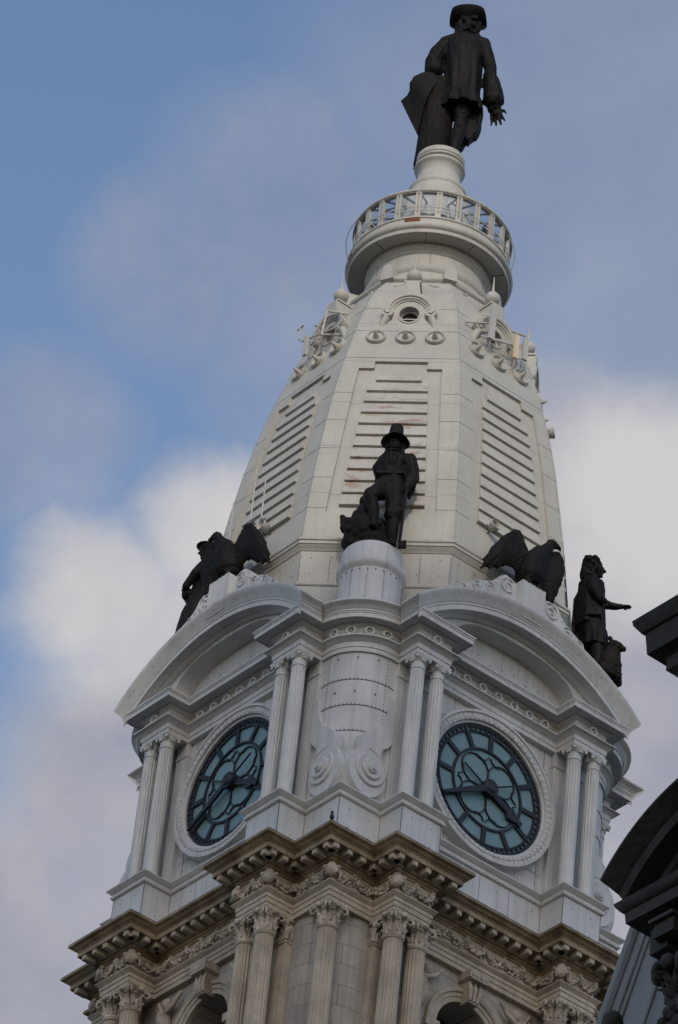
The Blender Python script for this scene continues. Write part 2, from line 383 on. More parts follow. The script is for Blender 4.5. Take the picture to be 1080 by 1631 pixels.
prof = [(ARI-.02, 9.6), (ARI, 9.86), (ARI+.28, 9.86), (ARI+.30, 9.92), (ARI+.52, 9.92), (ARI+.56, 10.02), (ARI+.72, 10.06), (ARI+.78, 9.98), (ARI+.80, 9.7)]
seg = 40
for i in range(seg):
    a = [math.pi*i/seg, math.pi*(i+1)/seg]
    for (r0, n0), (r1, n1) in zip(prof[:-1], prof[1:]):
        av.add([(r0*math.cos(a[0]), -n0, ARZ+r0*math.sin(a[0])), (r1*math.cos(a[0]), -n1, ARZ+r1*math.sin(a[0])), (r1*math.cos(a[1]), -n1, ARZ+r1*math.sin(a[1])), (r0*math.cos(a[1]), -n0, ARZ+r0*math.sin(a[1]))], [(0, 1, 2, 3)])
for sx in (-1, 1): av.box((sx*(ARI+.4), -9.86, ARZ-.3), (.95, .5, .5)); av.box((sx*(ARI+.35), -9.8, 128.8), (.7, .3, 8.5))
avm = av.mesh('archivolt', ST)
kb = MB(); kb.prism([(-.34, 135.0), (.34, 135.0), (.52, 136.35), (-.52, 136.35)], -10.35, -9.7)
kb.box((0, -10.2, 136.55), (1.35, 1.1, .5)); kb.box((0, -10.3, 136.28), (1.15, .95, .12))
for sx in (-.3, 0, .3): kb.tube([(sx*.8, -10.38, 135.1), (sx*1.1, -10.46, 135.7), (sx*1.3, -10.4, 136.2)], [.09, .13, .1], 8)
for sx in (-.45, -.15, .15, .45): kb.ell((sx, -10.72, 136.5), (.13, .12, .17), None, 8, 6)
kbm = kb.mesh('keystone', STL)
def spandrel(sx):
    """reclining winged figure carved in relief beside the arch"""
    rnd = random.Random(3); b = MB(); y = -9.82
    f = lambda x, z, n=0: (sx*x, y-n, z)
    b.chain([(f(3.55, 135.1, .25), .42), (f(3.25, 134.2, .25), .40), (f(3.75, 133.4, .2), .34)], 10)
    b.ell(f(3.15, 135.75, .35), (.30, .32, .36), None, 10, 8)
    b.chain([(f(3.35, 135.25, .35), .17), (f(2.6, 135.6, .35), .14), (f(2.15, 136.15, .3), .12)], 8)
    b.chain([(f(3.8, 135.2, .3), .17), (f(4.2, 134.5, .3), .14), (f(3.9, 133.9, .4), .12)], 8)
    b.chain([(f(3.75, 133.4, .2), .34), (f(3.9, 132.2, .15), .36), (f(3.5, 131.0, .1), .26)], 10)
    for i in range(7): b.chain([(f(3.9+.08*i, 135.6-.3*i, .12), .12), (f(4.35, 136.4-.42*i, .1), .09)], 6)
    for i in range(14): b.ell(f(3.4+rnd.random()*.9, 131.5+rnd.random()*3, .2), (.12+.1*rnd.random(), .2, .25*rnd.random()+.15), None, 8, 6)
    return b
spL = spandrel(-1).mesh('spandrel_figure', STL, 60); spR = spandrel(1).mesh('spandrel_figure', STL, 60)
for a in FACE_ANGLES[:2]:
    wl = place('arched_wall', aw, tower, a)
    place('archivolt', avm, wl); place('keystone', kbm, wl); place('spandrel_figure', spL, wl); place('spandrel_figure', spR, wl)
for a in FACE_ANGLES[2:]: place('arched_wall', aw, tower, a)

def flute_mod(nf, depth, zlo, zhi, fade=1.5, cable=.22):
    def f(r, z, a):
        t = min(1, max(0, (z-zlo)/fade)); t = cable+(1-cable)*t
        if z > zhi or z < zlo-20: t = 0
        c = abs(math.sin(a*nf/2)); return r-depth*t*max(0, c-.25)/.75
    return f
# Corinthian stone column --------------------------------------------
def leaf(b, base, out, hgt, wid, curl, ang, cx=0, cy=0):
    """acanthus leaf: a lobed strip bending outwards"""
    n = 6; ca, sa = math.cos(ang), math.sin(ang); rows = []
    for i in range(n+1):
        t = i/n; rr = out + curl*max(0, t-.45)**1.6*2.6; z = base + hgt*(t if t < .8 else .8+.2*(1-(t-.8)/.2*.9))
        wd = wid*(.75+.45*math.sin(math.pi*min(1, t*1.05)))*(1 if i % 2 else .78)*(1-.45*max(0, t-.75)/.25)
        rows.append((rr, z, wd))
    vs = []
    for rr, z, wd in rows:
        for k, (ww, dd) in enumerate(((-wd/2, -.05), (-wd/4, .03), (0, .09), (wd/4, .03), (wd/2, -.05))):
            x = rr+dd; vs.append((cx+x*ca-ww*sa, cy+x*sa+ww*ca, z))
    fs = [(i*5+k, i*5+k+1, (i+1)*5+k+1, (i+1)*5+k) for i in range(n) for k in range(4)]
    b.add(vs, fs)
def corinthian_capital(r, z0, z1, half):
    b = MB(); H = z1-z0
    b.lathe([(r*1.02, z0-.04), (r*1.14, z0+.02), (r*1.14, z0+.1), (r*.98, z0+.14), (r*.93, z0+H*.5), (r*1.05, z0+H*.75), (r*1.3, z0+H*.87)], 24)
    for k in range(8): leaf(b, z0+.12, r*.98, H*.36, r*.62, .16, 2*math.pi*k/8)
    for k in range(8): leaf(b, z0+.12+H*.12, r*.99, H*.52, r*.62, .24, 2*math.pi*(k+.5)/8)
    for k in range(4):                                             # volutes and abacus horns on the diagonals
        a = math.pi/4+k*math.pi/2; ca, sa = math.cos(a), math.sin(a); rv = half*1.27
        for s in (-1, 1):
            pts = []
            for i in range(13):
                th = i/12*4.2; rad = .23*(1-i/15); pts.append((rv-.08+rad*math.sin(th)-.05, z0+H*.72+rad*math.cos(th)))
            stem = [(r*.95, z0+H*.42), (r*1.1, z0+H*.66), (rv-.30, z0+H*.86)]
            b.tube([(x*ca-s*.10*sa, x*sa+s*.10*ca, z) for x, z in stem+pts], [.07, .08, .085]+[.085-.003*i for i in range(13)], 6)
        am = k*math.pi/2
        b.ell((math.cos(am)*half*1.02, math.sin(am)*half*1.02, z1-.14), (.16, .16, .17), None, 10, 7)
        for s in (-1, 1):
            pts = [(r*.98, s*.22, z0+H*.5), (r*1.12, s*.26, z0+H*.66), (r*1.2, s*.14, z0+H*.76), (r*1.14, s*.08, z0+H*.7)]
            b.tube([(x*math.cos(am)-y*math.sin(am), x*math.sin(am)+y*math.cos(am), z) for x, y, z in pts], [.06, .06, .05, .04], 6)
    poly = []
    for k in range(4):
        a = k*math.pi/2
        for x, y in ((half*.98, -half*.86), (half*.86, -half*.4), (half*.82, 0), (half*.86, half*.4), (half*.98, half*.86)):
            poly.append((x*math.cos(a)-y*math.sin(a), x*math.sin(a)+y*math.cos(a)))
    b.vprism(poly, z1-.16, z1-.07); b.vprism([(x*1.05, y*1.05) for x, y in poly], z1-.07, z1+.005)
    return b
SR = .56
nz_ = 10
shaft = MB(); zz = [125.3, 126, 128, 130, 132, 133.5, 134.6, 135.2, 135.32]
shaft.lathe([(SR*(1-.0010*max(0, z-126)**2*.9), z) for z in zz]+[(SR*.93, 135.33)], 144, mod=flute_mod(18, .06, 100, 135.25, 1, 1))
shaft.lathe([(SR*.93, 135.36), (SR*1.0, 135.4), (SR*1.0, 135.47), (SR*.92, 135.5)], 40)
shaft.lathe([(.78, 124.5), (.78, 124.72), (.80, 124.8), (.74, 124.95), (.66, 125.0), (.70, 125.12), (.62, 125.25), (SR, 125.32)], 40)
shm = shaft.mesh('stone_column', ST, 50)
ccm = corinthian_capital(SR*.93, 135.47, 136.8, .74).mesh('capital', STL, 50)
def stone_col(x, y, rz):
    o = place('stone_column', shm, tower, rz, (x, y, 0)); place('capital', ccm, o); return o
for k in (0, 1, 3):
    for p, q in ((4.95, 11.32), (6.50, 11.32), (11.32, 6.50), (11.32, 4.95)):
        x, y = rot90(PQ(p, q), k); stone_col(x, y, R(90*k+45))
    x, y = rot90((0, -13.42), k); stone_col(x, y, R(90*k+45))
# pilasters ------------------------------------------------------------
def pilaster(x0, x1, n0, n1, z0, z1, nf=6, dep=.05):
    b = MB(); wd = x1-x0; poly = [(x0, -n0), (x0, -n1)]; m = .10*wd; st = (wd-2*m)/nf
    for i in range(nf):
        a = x0+m+st*i; poly += [(a+st*.12, -n1), (a+st*.28, -n1+dep), (a+st*.72, -n1+dep), (a+st*.88, -n1)]
    poly += [(x1, -n1), (x1, -n0)]
    b.vprism(poly[::-1] if False else poly, z0, z1); return b
sp = pilaster(6.05, 7.0, 9.5, 10.3, 124.5, 135.4); sp.box((6.52, -9.93, 135.42), (1.05, .84, .1))
spm = sp.mesh('stone_pilaster', ST, 30)
def pil_capital(x0, x1, n, z0, z1):
    b = MB(); cx = (x0+x1)/2; wd = x1-x0; H = z1-z0
    b.box((cx, -(n-.4), (z0+z1)/2), (wd*.98, .8, H)); b.box((cx, -(n-.36), z1-.08), (wd*1.3, 1.05, .14))
    for row, (h, o) in enumerate(((.4, 0), (.62, .5))):
        for i in range(3+row):
            x = x0+wd*(i+.5-(.5 if row else 0))/3; leaf(b, z0+.08, 0, H*h, wd*.36, .16+.05*row, -math.pi/2, x, -n)
    for s in (-1, 1):
        b.ell((cx+s*wd*.52, -n-.1, z1-.3), (.2, .2, .22), None, 10, 8); b.ell((cx+s*wd*.52, -(n-.7), z1-.3), (.2, .2, .22), None, 10, 8)
        for j in range(3): leaf(b, z0+.08, 0, H*(.4 if j % 2 else .6), .3, .16, 0 if s > 0 else math.pi, cx+s*wd*.5, -(n-.15-.28*j))
    b.ell((cx, -n-.15, z1-.18), (.16, .12, .16), None, 10, 8)
    return b
pcm = pil_capital(6.05, 7.0, 10.3, 135.47, 136.8).mesh('capital', STL, 50)
spm2 = MB(); spm2.v = [(-x, y, z) for x, y, z in sp.v]; spm2.f = [f[::-1] for f in sp.f]; spm2.m = sp.m; spm2 = spm2.mesh('stone_pilaster', ST, 30)
pc_ = pil_capital(-7.0, -6.05, 10.3, 135.47, 136.8).mesh('capital', STL, 50)
for a in FACE_ANGLES:
    for me, cp in ((spm, pcm), (spm2, pc_)):
        o = place('stone_pilaster', me, tower, a); place('capital', cp, o)

# stone entablature ---------------------------------------------------
SPLAN = plan(4.65, 7.1, 11.9, 10.1, 10.1)
arch_ = MB().sweep(SPLAN, [(-1.2, 136.8), (0, 136.8), (0, 137.08), (.05, 137.1), (.05, 137.38), (.1, 137.4), (.1, 137.62), (.17, 137.66), (.26, 137.78), (.29, 137.80), (.29, 137.86), (0, 137.9)])
arch_.build('stone_architrave', ST, tower)
frz = MB().sweep(SPLAN, [(0, 137.9), (0, 139.02)]).build('stone_frieze', ST, tower)
scor = MB().sweep(SPLAN, [(0, 139.0), (.07, 139.02), (.10, 139.1), (.2, 139.16), (.24, 139.26), (.34, 139.3), (.34, 139.62), (1.06, 139.62), (1.10, 139.56), (1.13, 139.56), (1.13, 139.86), (1.19, 139.88), (1.19, 139.93), (1.26, 139.95), (1.33, 140.02), (1.46, 140.12), (1.56, 140.16), (1.58, 140.22), (1.58, 140.28), (1.3, 140.36), (-.03, 140.6)]).build('stone_cornice', STC, tower)
MB().sweep(SPLAN, [(1.35, 140.36), (1.545, 140.30), (1.545, 140.35), (1.2, 140.43)]).build('lead_flashing', LEAD, scor)
def segs(pl, k):
    """visible quadrant's straight segments"""
    n = len(pl)
    for i in range(n):
        yield Vector(pl[i]), Vector(pl[(i+1) % n])
modm = MB(); modm.box((0, -.36, 139.41), (.34, .72, .30)); modm.box((0, -.36, 139.58), (.42, .78, .07)); modm.tube([(-.15, -.66, 139.33), (.15, -.66, 139.33)], .09, 8)
modm = modm.mesh('modillion', ST)
def convex(a, b_, c): return (b_-a).cross(c-b_) > 0
pl = [Vector(p) for p in SPLAN]; npl = len(pl); nmod = 0
def seen(mid, nrm_): return (Vector((cam_pos.x, cam_pos.y))-mid).dot(nrm_) > 0
for i in range(npl):
    a, b_ = pl[i], pl[(i+1) % npl]; t = (b_-a).normalized(); nn = Vector((t.y, -t.x)); L = (b_-a).length
    if not seen((a+b_)/2, nn) or ((a+b_)/2).dot(Vector((0.13, -1))) < -1: continue
    cva = (a-pl[i-1]).cross(b_-a) > 0; cvb = (b_-a).cross(pl[(i+2) % npl]-b_) > 0
    s0 = -.62 if cva else .85; s1 = L+.62 if cvb else L-.85
    cnt = max(1, round((s1-s0)/.86)); 
    for j in range(cnt+1):
        q = a+t*(s0+(s1-s0)*j/cnt)+nn*.34
        if nmod >= 98: break
        place('modillion', modm, scor, math.atan2(t.y, t.x), (q.x, q.y, 0)); nmod += 1
# garlands of fruit between carved bosses
def garland(wd, seed):
    rnd = random.Random(seed); b = MB(); zt = 138.86
    n = 26
    for i in range(n+1):
        t = i/n; x = -wd/2+wd*t; sag = .62*(1-(2*t-1)**2); fat = .10+.13*math.sin(math.pi*t)
        for _ in range(4):
            b.ell((x+rnd.uniform(-.05, .05), -rnd.uniform(.02, .22)*(.5+fat*3), zt-sag+rnd.uniform(-fat, fat)), (rnd.uniform(.06, .11),)*3, None, 7, 5)
    for s in (-1, 1):
        for j in range(5): b.ell((s*wd/2+rnd.uniform(-.06, .06), -.1, zt-.05-.13*j), (.09-.008*j,)*3, None, 7, 5)
        b.ell((s*wd/2, -.12, zt+.03), (.13, .12, .1), None, 8, 6)
    for j in range(3): b.tube([(-.1+.1*j, -.05, zt-.1), (-.15+.15*j, -.1, zt-.35)], [.05, .02], 5)
    return b
def boss(seed):
    rnd = random.Random(seed); b = MB()
    b.ell((0, -.2, 138.55), (.36, .3, .40), None, 12, 9)
    for j in range(26):
        a = rnd.random()*6.28; rr = rnd.uniform(.1, .36); b.ell((rr*math.cos(a), -.38+rr*.4, 138.55+rr*math.sin(a)*1.1), (rnd.uniform(.06, .11),)*3, None, 7, 5)
    for s in (-1, 1): b.ell((s*.36, -.1, 138.75), (.14, .14, .14), None, 8, 6); b.tube([(s*.3, -.1, 138.75), (s*.5, -.08, 138.3), (s*.42, -.06, 138.05)], [.08, .06, .03], 6)
    return b
gcache = {}
bossm = boss(5).mesh('boss', STL, 60)
for i in range(npl):
    a, b_ = pl[i], pl[(i+1) % npl]; t = (b_-a).normalized(); nn = Vector((t.y, -t.x)); L = (b_-a).length
    if not seen((a+b_)/2, nn) or ((a+b_)/2).dot(Vector((0.13, -1))) < -1: continue
    k = max(1, round(L/1.35)); wd = round(L/k, 3)
    for j in range(k):
        key = (wd, j % 3)
        if key not in gcache: gcache[key] = garland(wd, 11+j % 3+int(wd*10)).mesh('garland', STL, 60)
        q = a+t*(wd*(j+.5)); place('garland', gcache[key], frz, math.atan2(t.y, t.x), (q.x, q.y, 0))
    if (a-pl[i-1]).cross(b_-a) > 0:
        pa = (a-pl[i-1]).normalized(); n1 = Vector((pa.y, -pa.x)); dg_ = (n1+nn).normalized()
        q = a-dg_*.05; place('boss', bossm, frz, math.atan2(dg_.y, dg_.x)+math.pi/2, (q.x, q.y, 0))

# ---- iron clock stage ---------------------------------------------------
WPLAN = plan(4.45, 7.2, 11.87, 10.07, 10.02)
ped = MB().sweep(WPLAN, [(.06, 140.3), (.06, 141.3), (0, 141.4), (0, 143.42)])
def rivets(b, path, zs, every, off=.0, sz=.045, closed=True, seed=1):
    rnd = random.Random(seed); n = len(path); b.mi = 1
    for i in range(n if closed else n-1):
        a, c_ = Vector(path[i]), Vector(path[(i+1) % n]); L = (c_-a).length; t = (c_-a)/L; nn = Vector((t.y, -t.x)); k = max(1, int(L/every))
        if not seen((a+c_)/2, nn): continue
        for j in range(k):
            for z in zs:
                q = a+t*(L*(j+.5)/k)+nn*off; b.box((q.x, q.y, z+rnd.uniform(-.03, .03)), (sz, sz, sz), math.atan2(t.y, t.x))
    b.mi = 0
rivets(ped, WPLAN, (141.7, 142.9), 1.15, 0, .05)
b_ = ped; b_.mi = 1
for i in range(len(WPLAN)):                                      # plate joints at the inner corners
    a = Vector(WPLAN[i]); b_.box((a.x, a.y, 142.3), (.035, .035, 2.2), R(45))
    c2 = Vector(WPLAN[(i+1) % len(WPLAN)]); L = (c2-a).length
    if L > 4:
        for t in (.26, .5, .74): q = a.lerp(c2, t); b_.box((q.x, q.y, 142.3), (.022, .022, 2.2), R(45))
b_.mi = 0
ped.build('iron_plinth', [PBW, SEAM], tower)
MB().sweep(WPLAN, [(0, 143.4), (.07, 143.42), (.14, 143.47), (.17, 143.56), (.14, 143.65), (.10, 143.68), (.10, 143.74), (.18, 143.78), (.25, 143.86), (.34, 143.93), (.36, 143.95), (.36, 144.02), (.25, 144.06), (-1.0, 144.12)]).build('plinth_moulding', PB, tower)
IW = MB().sweep([PQ(-4.6, WALLQ), PQ(4.6, WALLQ)], [(0, 143.9), (0, 153.9)], False)
# vertical and horizontal plate joints on the clock wall, with rivets
def wallseams():
    b = MB(); b.add([(-6.9, -WALLQ, 143.9), (6.9, -WALLQ, 143.9), (6.9, -WALLQ, 153.9), (-6.9, -WALLQ, 153.9)], [(0, 1, 2, 3)]); b.mi = 1
    for x in (-4.1, 4.1, -2.6, 2.6): b.box((x, -WALLQ, 148.9), (.035, .03, 9.9))
    for z in (145.6, 147.9, 150.2, 152.4): b.box((0, -WALLQ, z), (9.0, .03, .03))
    for x in (-4.1, 4.1):
        for i in range(24): b.box((x+.1, -WALLQ, 144.2+.4*i), (.04, .05, .04))
    for z in (145.6, 152.4):
        for i in range(24): b.box((-4.4+.37*i, -WALLQ, z+.09), (.04, .05, .04))
    b.mi = 0; return b
cwm = wallseams().mesh('clock_wall', [PB, SEAM], None)
for a in FACE_ANGLES: place('clock_wall', cwm, tower, a)
bayw = [PQ(6.9, WALLQ), PQ(6.9, 9.93)] + arcpts(2.5, 28, 7.05) + [PQ(9.93, 6.9), PQ(WALLQ, 6.9)]
bay = MB(); bay.sweep(bayw, [(-.02, 143.95), (0, 147.9), (0, 153.9)], False)
ap_ = arcpts(2.5, 40, 7.05); bay.mi = 1
for z in (152.02, 150.31, 148.6):
    bay.sweep(ap_, [(0, z-.02), (.03, z-.02), (.03, z+.02), (0, z+.02)], False)
    for x, y in ap_[3:-2:2]: bay.box((x, y, z+.06), (.06, .06, .07), math.atan2(y-BAYC, x))
for x, y in (ap_[10], ap_[20], ap_[30]): 
    for z in (153.5, 151.2): bay.box((x, y, z), (.09, .09, .1), math.atan2(y-BAYC, x))
for i in (5, 35):
    x, y = ap_[i]
    for j in range(34): bay.box((x, y, 145.6+.245*j), (.045, .045, .06), math.atan2(y-BAYC, x))
bay.mi = 0
bwm = bay.mesh('bowed_wall', [PBW, SEAM], 40)
for k in range(4): place('bowed_wall', bwm, tower, R(90*k))
# lower half of the bow: corner block behind the scrolls
cb = MB(); cb.vprism([PQ(6.9, 7.0), PQ(6.9, 9.72), PQ(9.72, 9.72), PQ(9.72, 6.9)], 144.0, 147.0); cb.vprism([PQ(6.9, 7.0), PQ(6.9, 9.6), PQ(9.5, 9.5), PQ(9.6, 6.9)], 147.0, 147.3)
cbm = cb.mesh('scroll_block', PBW)
# scroll consoles, one facing each side
def scroll(sgn):
    # outline in face coords (x to the right of the face, z): disc + neck sweeping up and outwards
    cx, cz, rd = 8.42, 145.78, 1.42
    pts = []
    for i in range(30):
        a = R(62)-R(292)*i/29; pts.append((cx+rd*.90*math.cos(a), cz+rd*1.08*math.sin(a)))
    neck = [(7.62, 147.35), (7.52, 147.7), (7.2, 147.95), (6.95, 148.35), (6.85, 149.0), (6.95, 151.2), (7.3, 151.2), (7.36, 150.2), (7.55, 149.5), (7.95, 148.95), (8.5, 148.6), (8.95, 148.1), (9.12, 147.5)]
    poly = [(x*sgn, z) for x, z in pts+neck]
    b = MB(); b.prism(poly if sgn < 0 else poly[::-1], -10.12, -9.55)
    for r0, r1, n in ((.62, .98, 10.26), (.30, .62, 10.38), (.16, .30, 10.50), (0, .16, 10.58)):
        b.ringprof([(r1, 10.1), (r1, n-.05), (r1-.05, n), (r0, n-.04)], 36, (sgn*(cx-.12), cz+.15))
    b.tube([(sgn*x, -10.12, z) for x, z in [(cx-.12+(.98+.03*i)*math.cos(R(200-9*i)), cz+.15+(.98+.03*i)*math.sin(R(200-9*i))) for i in range(14)]], .05, 6)
    return b
scm = {1: scroll(1).mesh('scroll_bracket', PB, 40), -1: scroll(-1).mesh('scroll_bracket', PB, 40)}
for k in range(4):
    o = place('scroll_block', cbm, tower, R(90*k))
    for s, a in ((1, R(-45)), (-1, R(45))): place('scroll_bracket', scm[s], o, a)
# iron columns ---------------------------------------------------------------
IRr = .43
ic = MB(); zs_ = [144.52, 145, 145.8, 146.6, 147.3, 147.9, 148.4, 149.5, 150.6, 151.6, 152.4, 152.82, 152.9]
ic.lathe([(IRr*(1-.0016*max(0, z-146)**2), z) for z in zs_]+[(IRr*.905, 152.93)], 128, mod=flute_mod(16, .05, 146.9, 152.86, 1.0, .12))
rt_ = IRr*.915
ic.lathe([(rt_, 152.93), (rt_*1.1, 152.96), (rt_*1.13, 153.0), (rt_*1.1, 153.05), (rt_, 153.08), (rt_*.98, 153.45), (rt_*1.02, 153.52)], 40)
ic.lathe([(.60, 144.1), (.60, 144.22), (.60, 144.25), (.62, 144.32), (.58, 144.40), (.50, 144.42), (.48, 144.48), (IRr, 144.55)], 40)
icm = ic.mesh('iron_column', PB, 50)
cp = MB(); h_ = .56
cp.lathe([(rt_*1.02, 153.46), (rt_*1.12, 153.5), (rt_*1.25, 153.58), (rt_*1.32, 153.66)], 32)
poly = []
for k in range(4):
    a = k*math.pi/2
    for x, y in ((h_, -h_*.92), (h_*.86, -h_*.45), (h_*.83, 0), (h_*.86, h_*.45), (h_, h_*.92)): poly.append((x*math.cos(a)-y*math.sin(a), x*math.sin(a)+y*math.cos(a)))
cp.vprism([(x*.94, y*.94) for x, y in poly], 153.63, 153.72); cp.vprism(poly, 153.72, 153.84)
for k in range(4):
    a = k*math.pi/2
    for t in (-.5, 0, .5): cp.tube([(math.cos(a)*rt_*1.15-math.sin(a)*t*.16, math.sin(a)*rt_*1.15+math.cos(a)*t*.16, 153.42), (math.cos(a)*h_*.98-math.sin(a)*t*.3, math.sin(a)*h_*.98+math.cos(a)*t*.3, 153.82)], [.05, .045], 6)
    a += math.pi/4
    cp.ell((math.cos(a)*h_*1.12, math.sin(a)*h_*1.12, 153.6), (.1, .1, .12), None, 8, 6)
cpm = cp.mesh('capital', PB, 40)
for k in (0, 1, 3):
    for p, q in ((5.12, 11.16), (6.52, 11.16), (11.16, 6.52), (11.16, 5.12)):
        x, y = rot90(PQ(p, q), k); o = place('iron_column', icm, tower, R(90*k+45), (x, y, 0)); place('capital', cpm, o)
for sx in (-1, 1):
    for (x0, x1) in ((4.62, 5.55), (6.0, 6.95)):
        a0_, a1_ = (x0, x1) if sx > 0 else (-x1, -x0)
        b = pilaster(a0_, a1_, 9.6, 10.08, 144.1, 152.9, 6, .04); b.box(((a0_+a1_)/2, -9.88, 153.0), (x1-x0+.08, .48, .16)); b.box(((a0_+a1_)/2, -9.85, 153.45), (x1-x0, .46, .9)); b.box(((a0_+a1_)/2, -9.88, 144.3), (x1-x0+.12, .52, .4))
        me = b.mesh('iron_pilaster', PB, 30)
        for a in FACE_ANGLES: place('iron_pilaster', me, tower, a)
# iron entablature -------------------------------------------------------------
UPLAN = plan(4.65, 7.0, 11.6, None, 10.1, arc=2.63, n=24)
MB().sweep(UPLAN, [(-1.1, 153.85), (0, 153.85), (0, 154.12), (.05, 154.14), (.05, 154.46), (.12, 154.5), (.2, 154.58), (.36, 154.66), (.42, 154.67), (.42, 154.74), (.02, 154.8)]).build('iron_architrave', PB, tower)
ifz = MB(); ifz.sweep(UPLAN, [(0, 154.78), (0, 155.48)]); ifz.mi = 1
for k in range(4):
    for p in ((7.0, 11.6), (11.6, 7.0)):
        x, y = rot90(PQ(*p), k); ifz.box((x, y, 155.1), (.03, .03, .6))
ifz.mi = 0
ifz = ifz.build('iron_frieze', [PB, SEAM], tower)
icor = MB().sweep(UPLAN, [(0, 155.42), (.1, 155.45), (.16, 155.52), (.27, 155.56), (.27, 155.63), (.80, 155.64), (.80, 155.58), (.84, 155.58), (.84, 155.84), (.88, 155.86), (.88, 155.94), (.93, 155.96), (.93, 156.06), (.80, 156.1), (-.9, 156.16)]).build('iron_cornice', PB, tower)
MB().vprism(UPLAN, 155.0, 155.05).build('entablature_deck', PB, tower)
rs_ = MB(); rs_.ringprof([(.31, -.02), (.32, .20), (.27, .28), (.19, .27), (.14, .06), (.12, .05), (.10, .05)], 28); rs_.mi = 1; rs_.ringprof([(.15, .05), (.0, .05)], 20); rs_.mi = 0; rs_.ringprof([(.07, .05), (.06, .2), (0, .22)], 12)
rsm = rs_.mesh('rosette', [PBW, SEAM], 40)
def rosette(x, n, z, a):
    ca, sa = math.cos(a), math.sin(a); place('rosette', rsm, ifz, a, (x*ca+n*sa, x*sa-n*ca, z))
for a in FACE_ANGLES[:2]:
    for i in range(-3, 4): rosette(i*1.17, 10.1, 155.12, a)
    for s in (-1, 1): rosette(s*5.83, 11.6, 155.12, a)
for k in (0, 1, 3):
    for j in (-1.5, -.5, .5, 1.5):
        t = j*R(21); x, y = rot90((2.63*math.sin(t), BAYC-2.63*math.cos(t)), k); place('rosette', rsm, ifz, t+R(90*k), (x, y, 155.12))
# cyma round each corner bay
bayp = [PQ(6.9, 11.6), PQ(7.0, 11.6)] + arcpts(2.63, 24, 7.0) + [PQ(11.6, 7.0), PQ(11.6, 6.9)]
cy = MB(); cy.sweep(bayp, [(.6, 156.05), (.92, 156.06), (.97, 156.1), (1.02, 156.2), (1.14, 156.3), (1.27, 156.36), (1.33, 156.42), (1.33, 156.52), (1.2, 156.56), (-.2, 156.62)], False, True, 1)
cy.vprism([PQ(7.0, 6.0)]+bayp+[PQ(6.0, 7.0)], 156.4, 156.6)
cym = cy.mesh('bay_cyma', PB, 40)
for k in range(4): place('bay_cyma', cym, tower, R(90*k))
# segmental pediments over the clocks
AC = 147.65
def arch_piece(prof, seg=56):
    """prof: list of (rho, d) ; d measured from the tooth plane n=11.6, ends mitred at x=7.0+d"""
    b = MB(); vs = []; k = len(prof)
    for i in range(seg+1):
        t = -1+2*i/seg
        for rho, d in prof:
            th = math.asin(min(.9999, (7.0+max(d, -.4))/rho)); a = t*th
            vs.append((rho*math.sin(a), -(11.6+d), AC+rho*math.cos(a)))
    fs = [(i*k+j, (i+1)*k+j, (i+1)*k+j+1, i*k+j+1) for i in range(seg) for j in range(k-1)]
    fs += [tuple(reversed(range(k))), tuple(seg*k+j for j in range(k))]
    return b.add(vs, fs)
ap2 = arch_piece([(10.72, -.02), (10.78, .08), (10.84, .12), (10.90, .26), (10.98, .28), (11.0, .78), (10.96, .82), (10.96, .86), (11.24, .86), (11.27, .91), (11.36, .91), (11.42, .96), (11.50, 1.0), (11.7, 1.12), (11.9, 1.27), (12.02, 1.33), (12.12, 1.33), (12.16, 1.2), (12.2, -2.2), (11.2, -2.2)])
ap2.mi = 1
for rr_, n_, st in ((10.75, .10, .9), (11.75, 1.16, 9.0)):
    a = -36.0
    while a < 36: ap2.box((rr_*math.sin(R(a)), -(11.6+n_), AC+rr_*math.cos(R(a))), (.05, .05, .05)); a += st
ap2.mi = 0
apm = ap2.mesh('arched_pediment', [PB, SEAM], 30)
def opening(n=40, hw=4.55, z0=156.0, h=2.15, e=2.6):
    return [(-hw*math.cos(math.pi*i/n) if True else 0, z0+h*max(0, 1-abs(math.cos(math.pi*i/n))**e)**(1/e)) for i in range(n+1)]
# archivolt: from pediment ring down to the elliptical opening; barrel soffit; tympanum
ab = MB(); op = opening(); yF, yB = -(11.6-.02), -10.38
for i in range(len(op)-1):
    (xa, za), (xb, zb) = op[i], op[i+1]
    def outer(x):
        x2 = max(-7.1, min(7.1, x*1.5)); return (x2, AC+math.sqrt(10.9**2-x2**2))
    oa, ob = outer(xa), outer(xb)
    ab.add([(xa, yF, za), (xb, yF, zb), (ob[0], yF, ob[1]), (oa[0], yF, oa[1])], [(0, 1, 2, 3)])
    ab.add([(xa, yF, za), (xb, yF, zb), (xb, yB, zb), (xa, yB, za)], [(0, 3, 2, 1)])
for s in (-1, 1): ab.add([(s*4.55, yF, 156.02), (s*6.84, yF, AC+math.sqrt(10.9**2-6.84**2)), (s*7.0, yF, 156.02)], [(0, 1, 2)])
abm = ab.mesh('archivolt', PB, 30)
tb = MB(); tb.prism([(x*1.02, z+.03) for x, z in op]+[], -10.42, -10.2); tb.mi = 1
for i in range(9): tb.box((-3.6+.9*i, -10.43, 156.75+.12*(i % 3)), (.06, .03, .06))
tbm = tb.mesh('tympanum', [PBW, SEAM], 30)
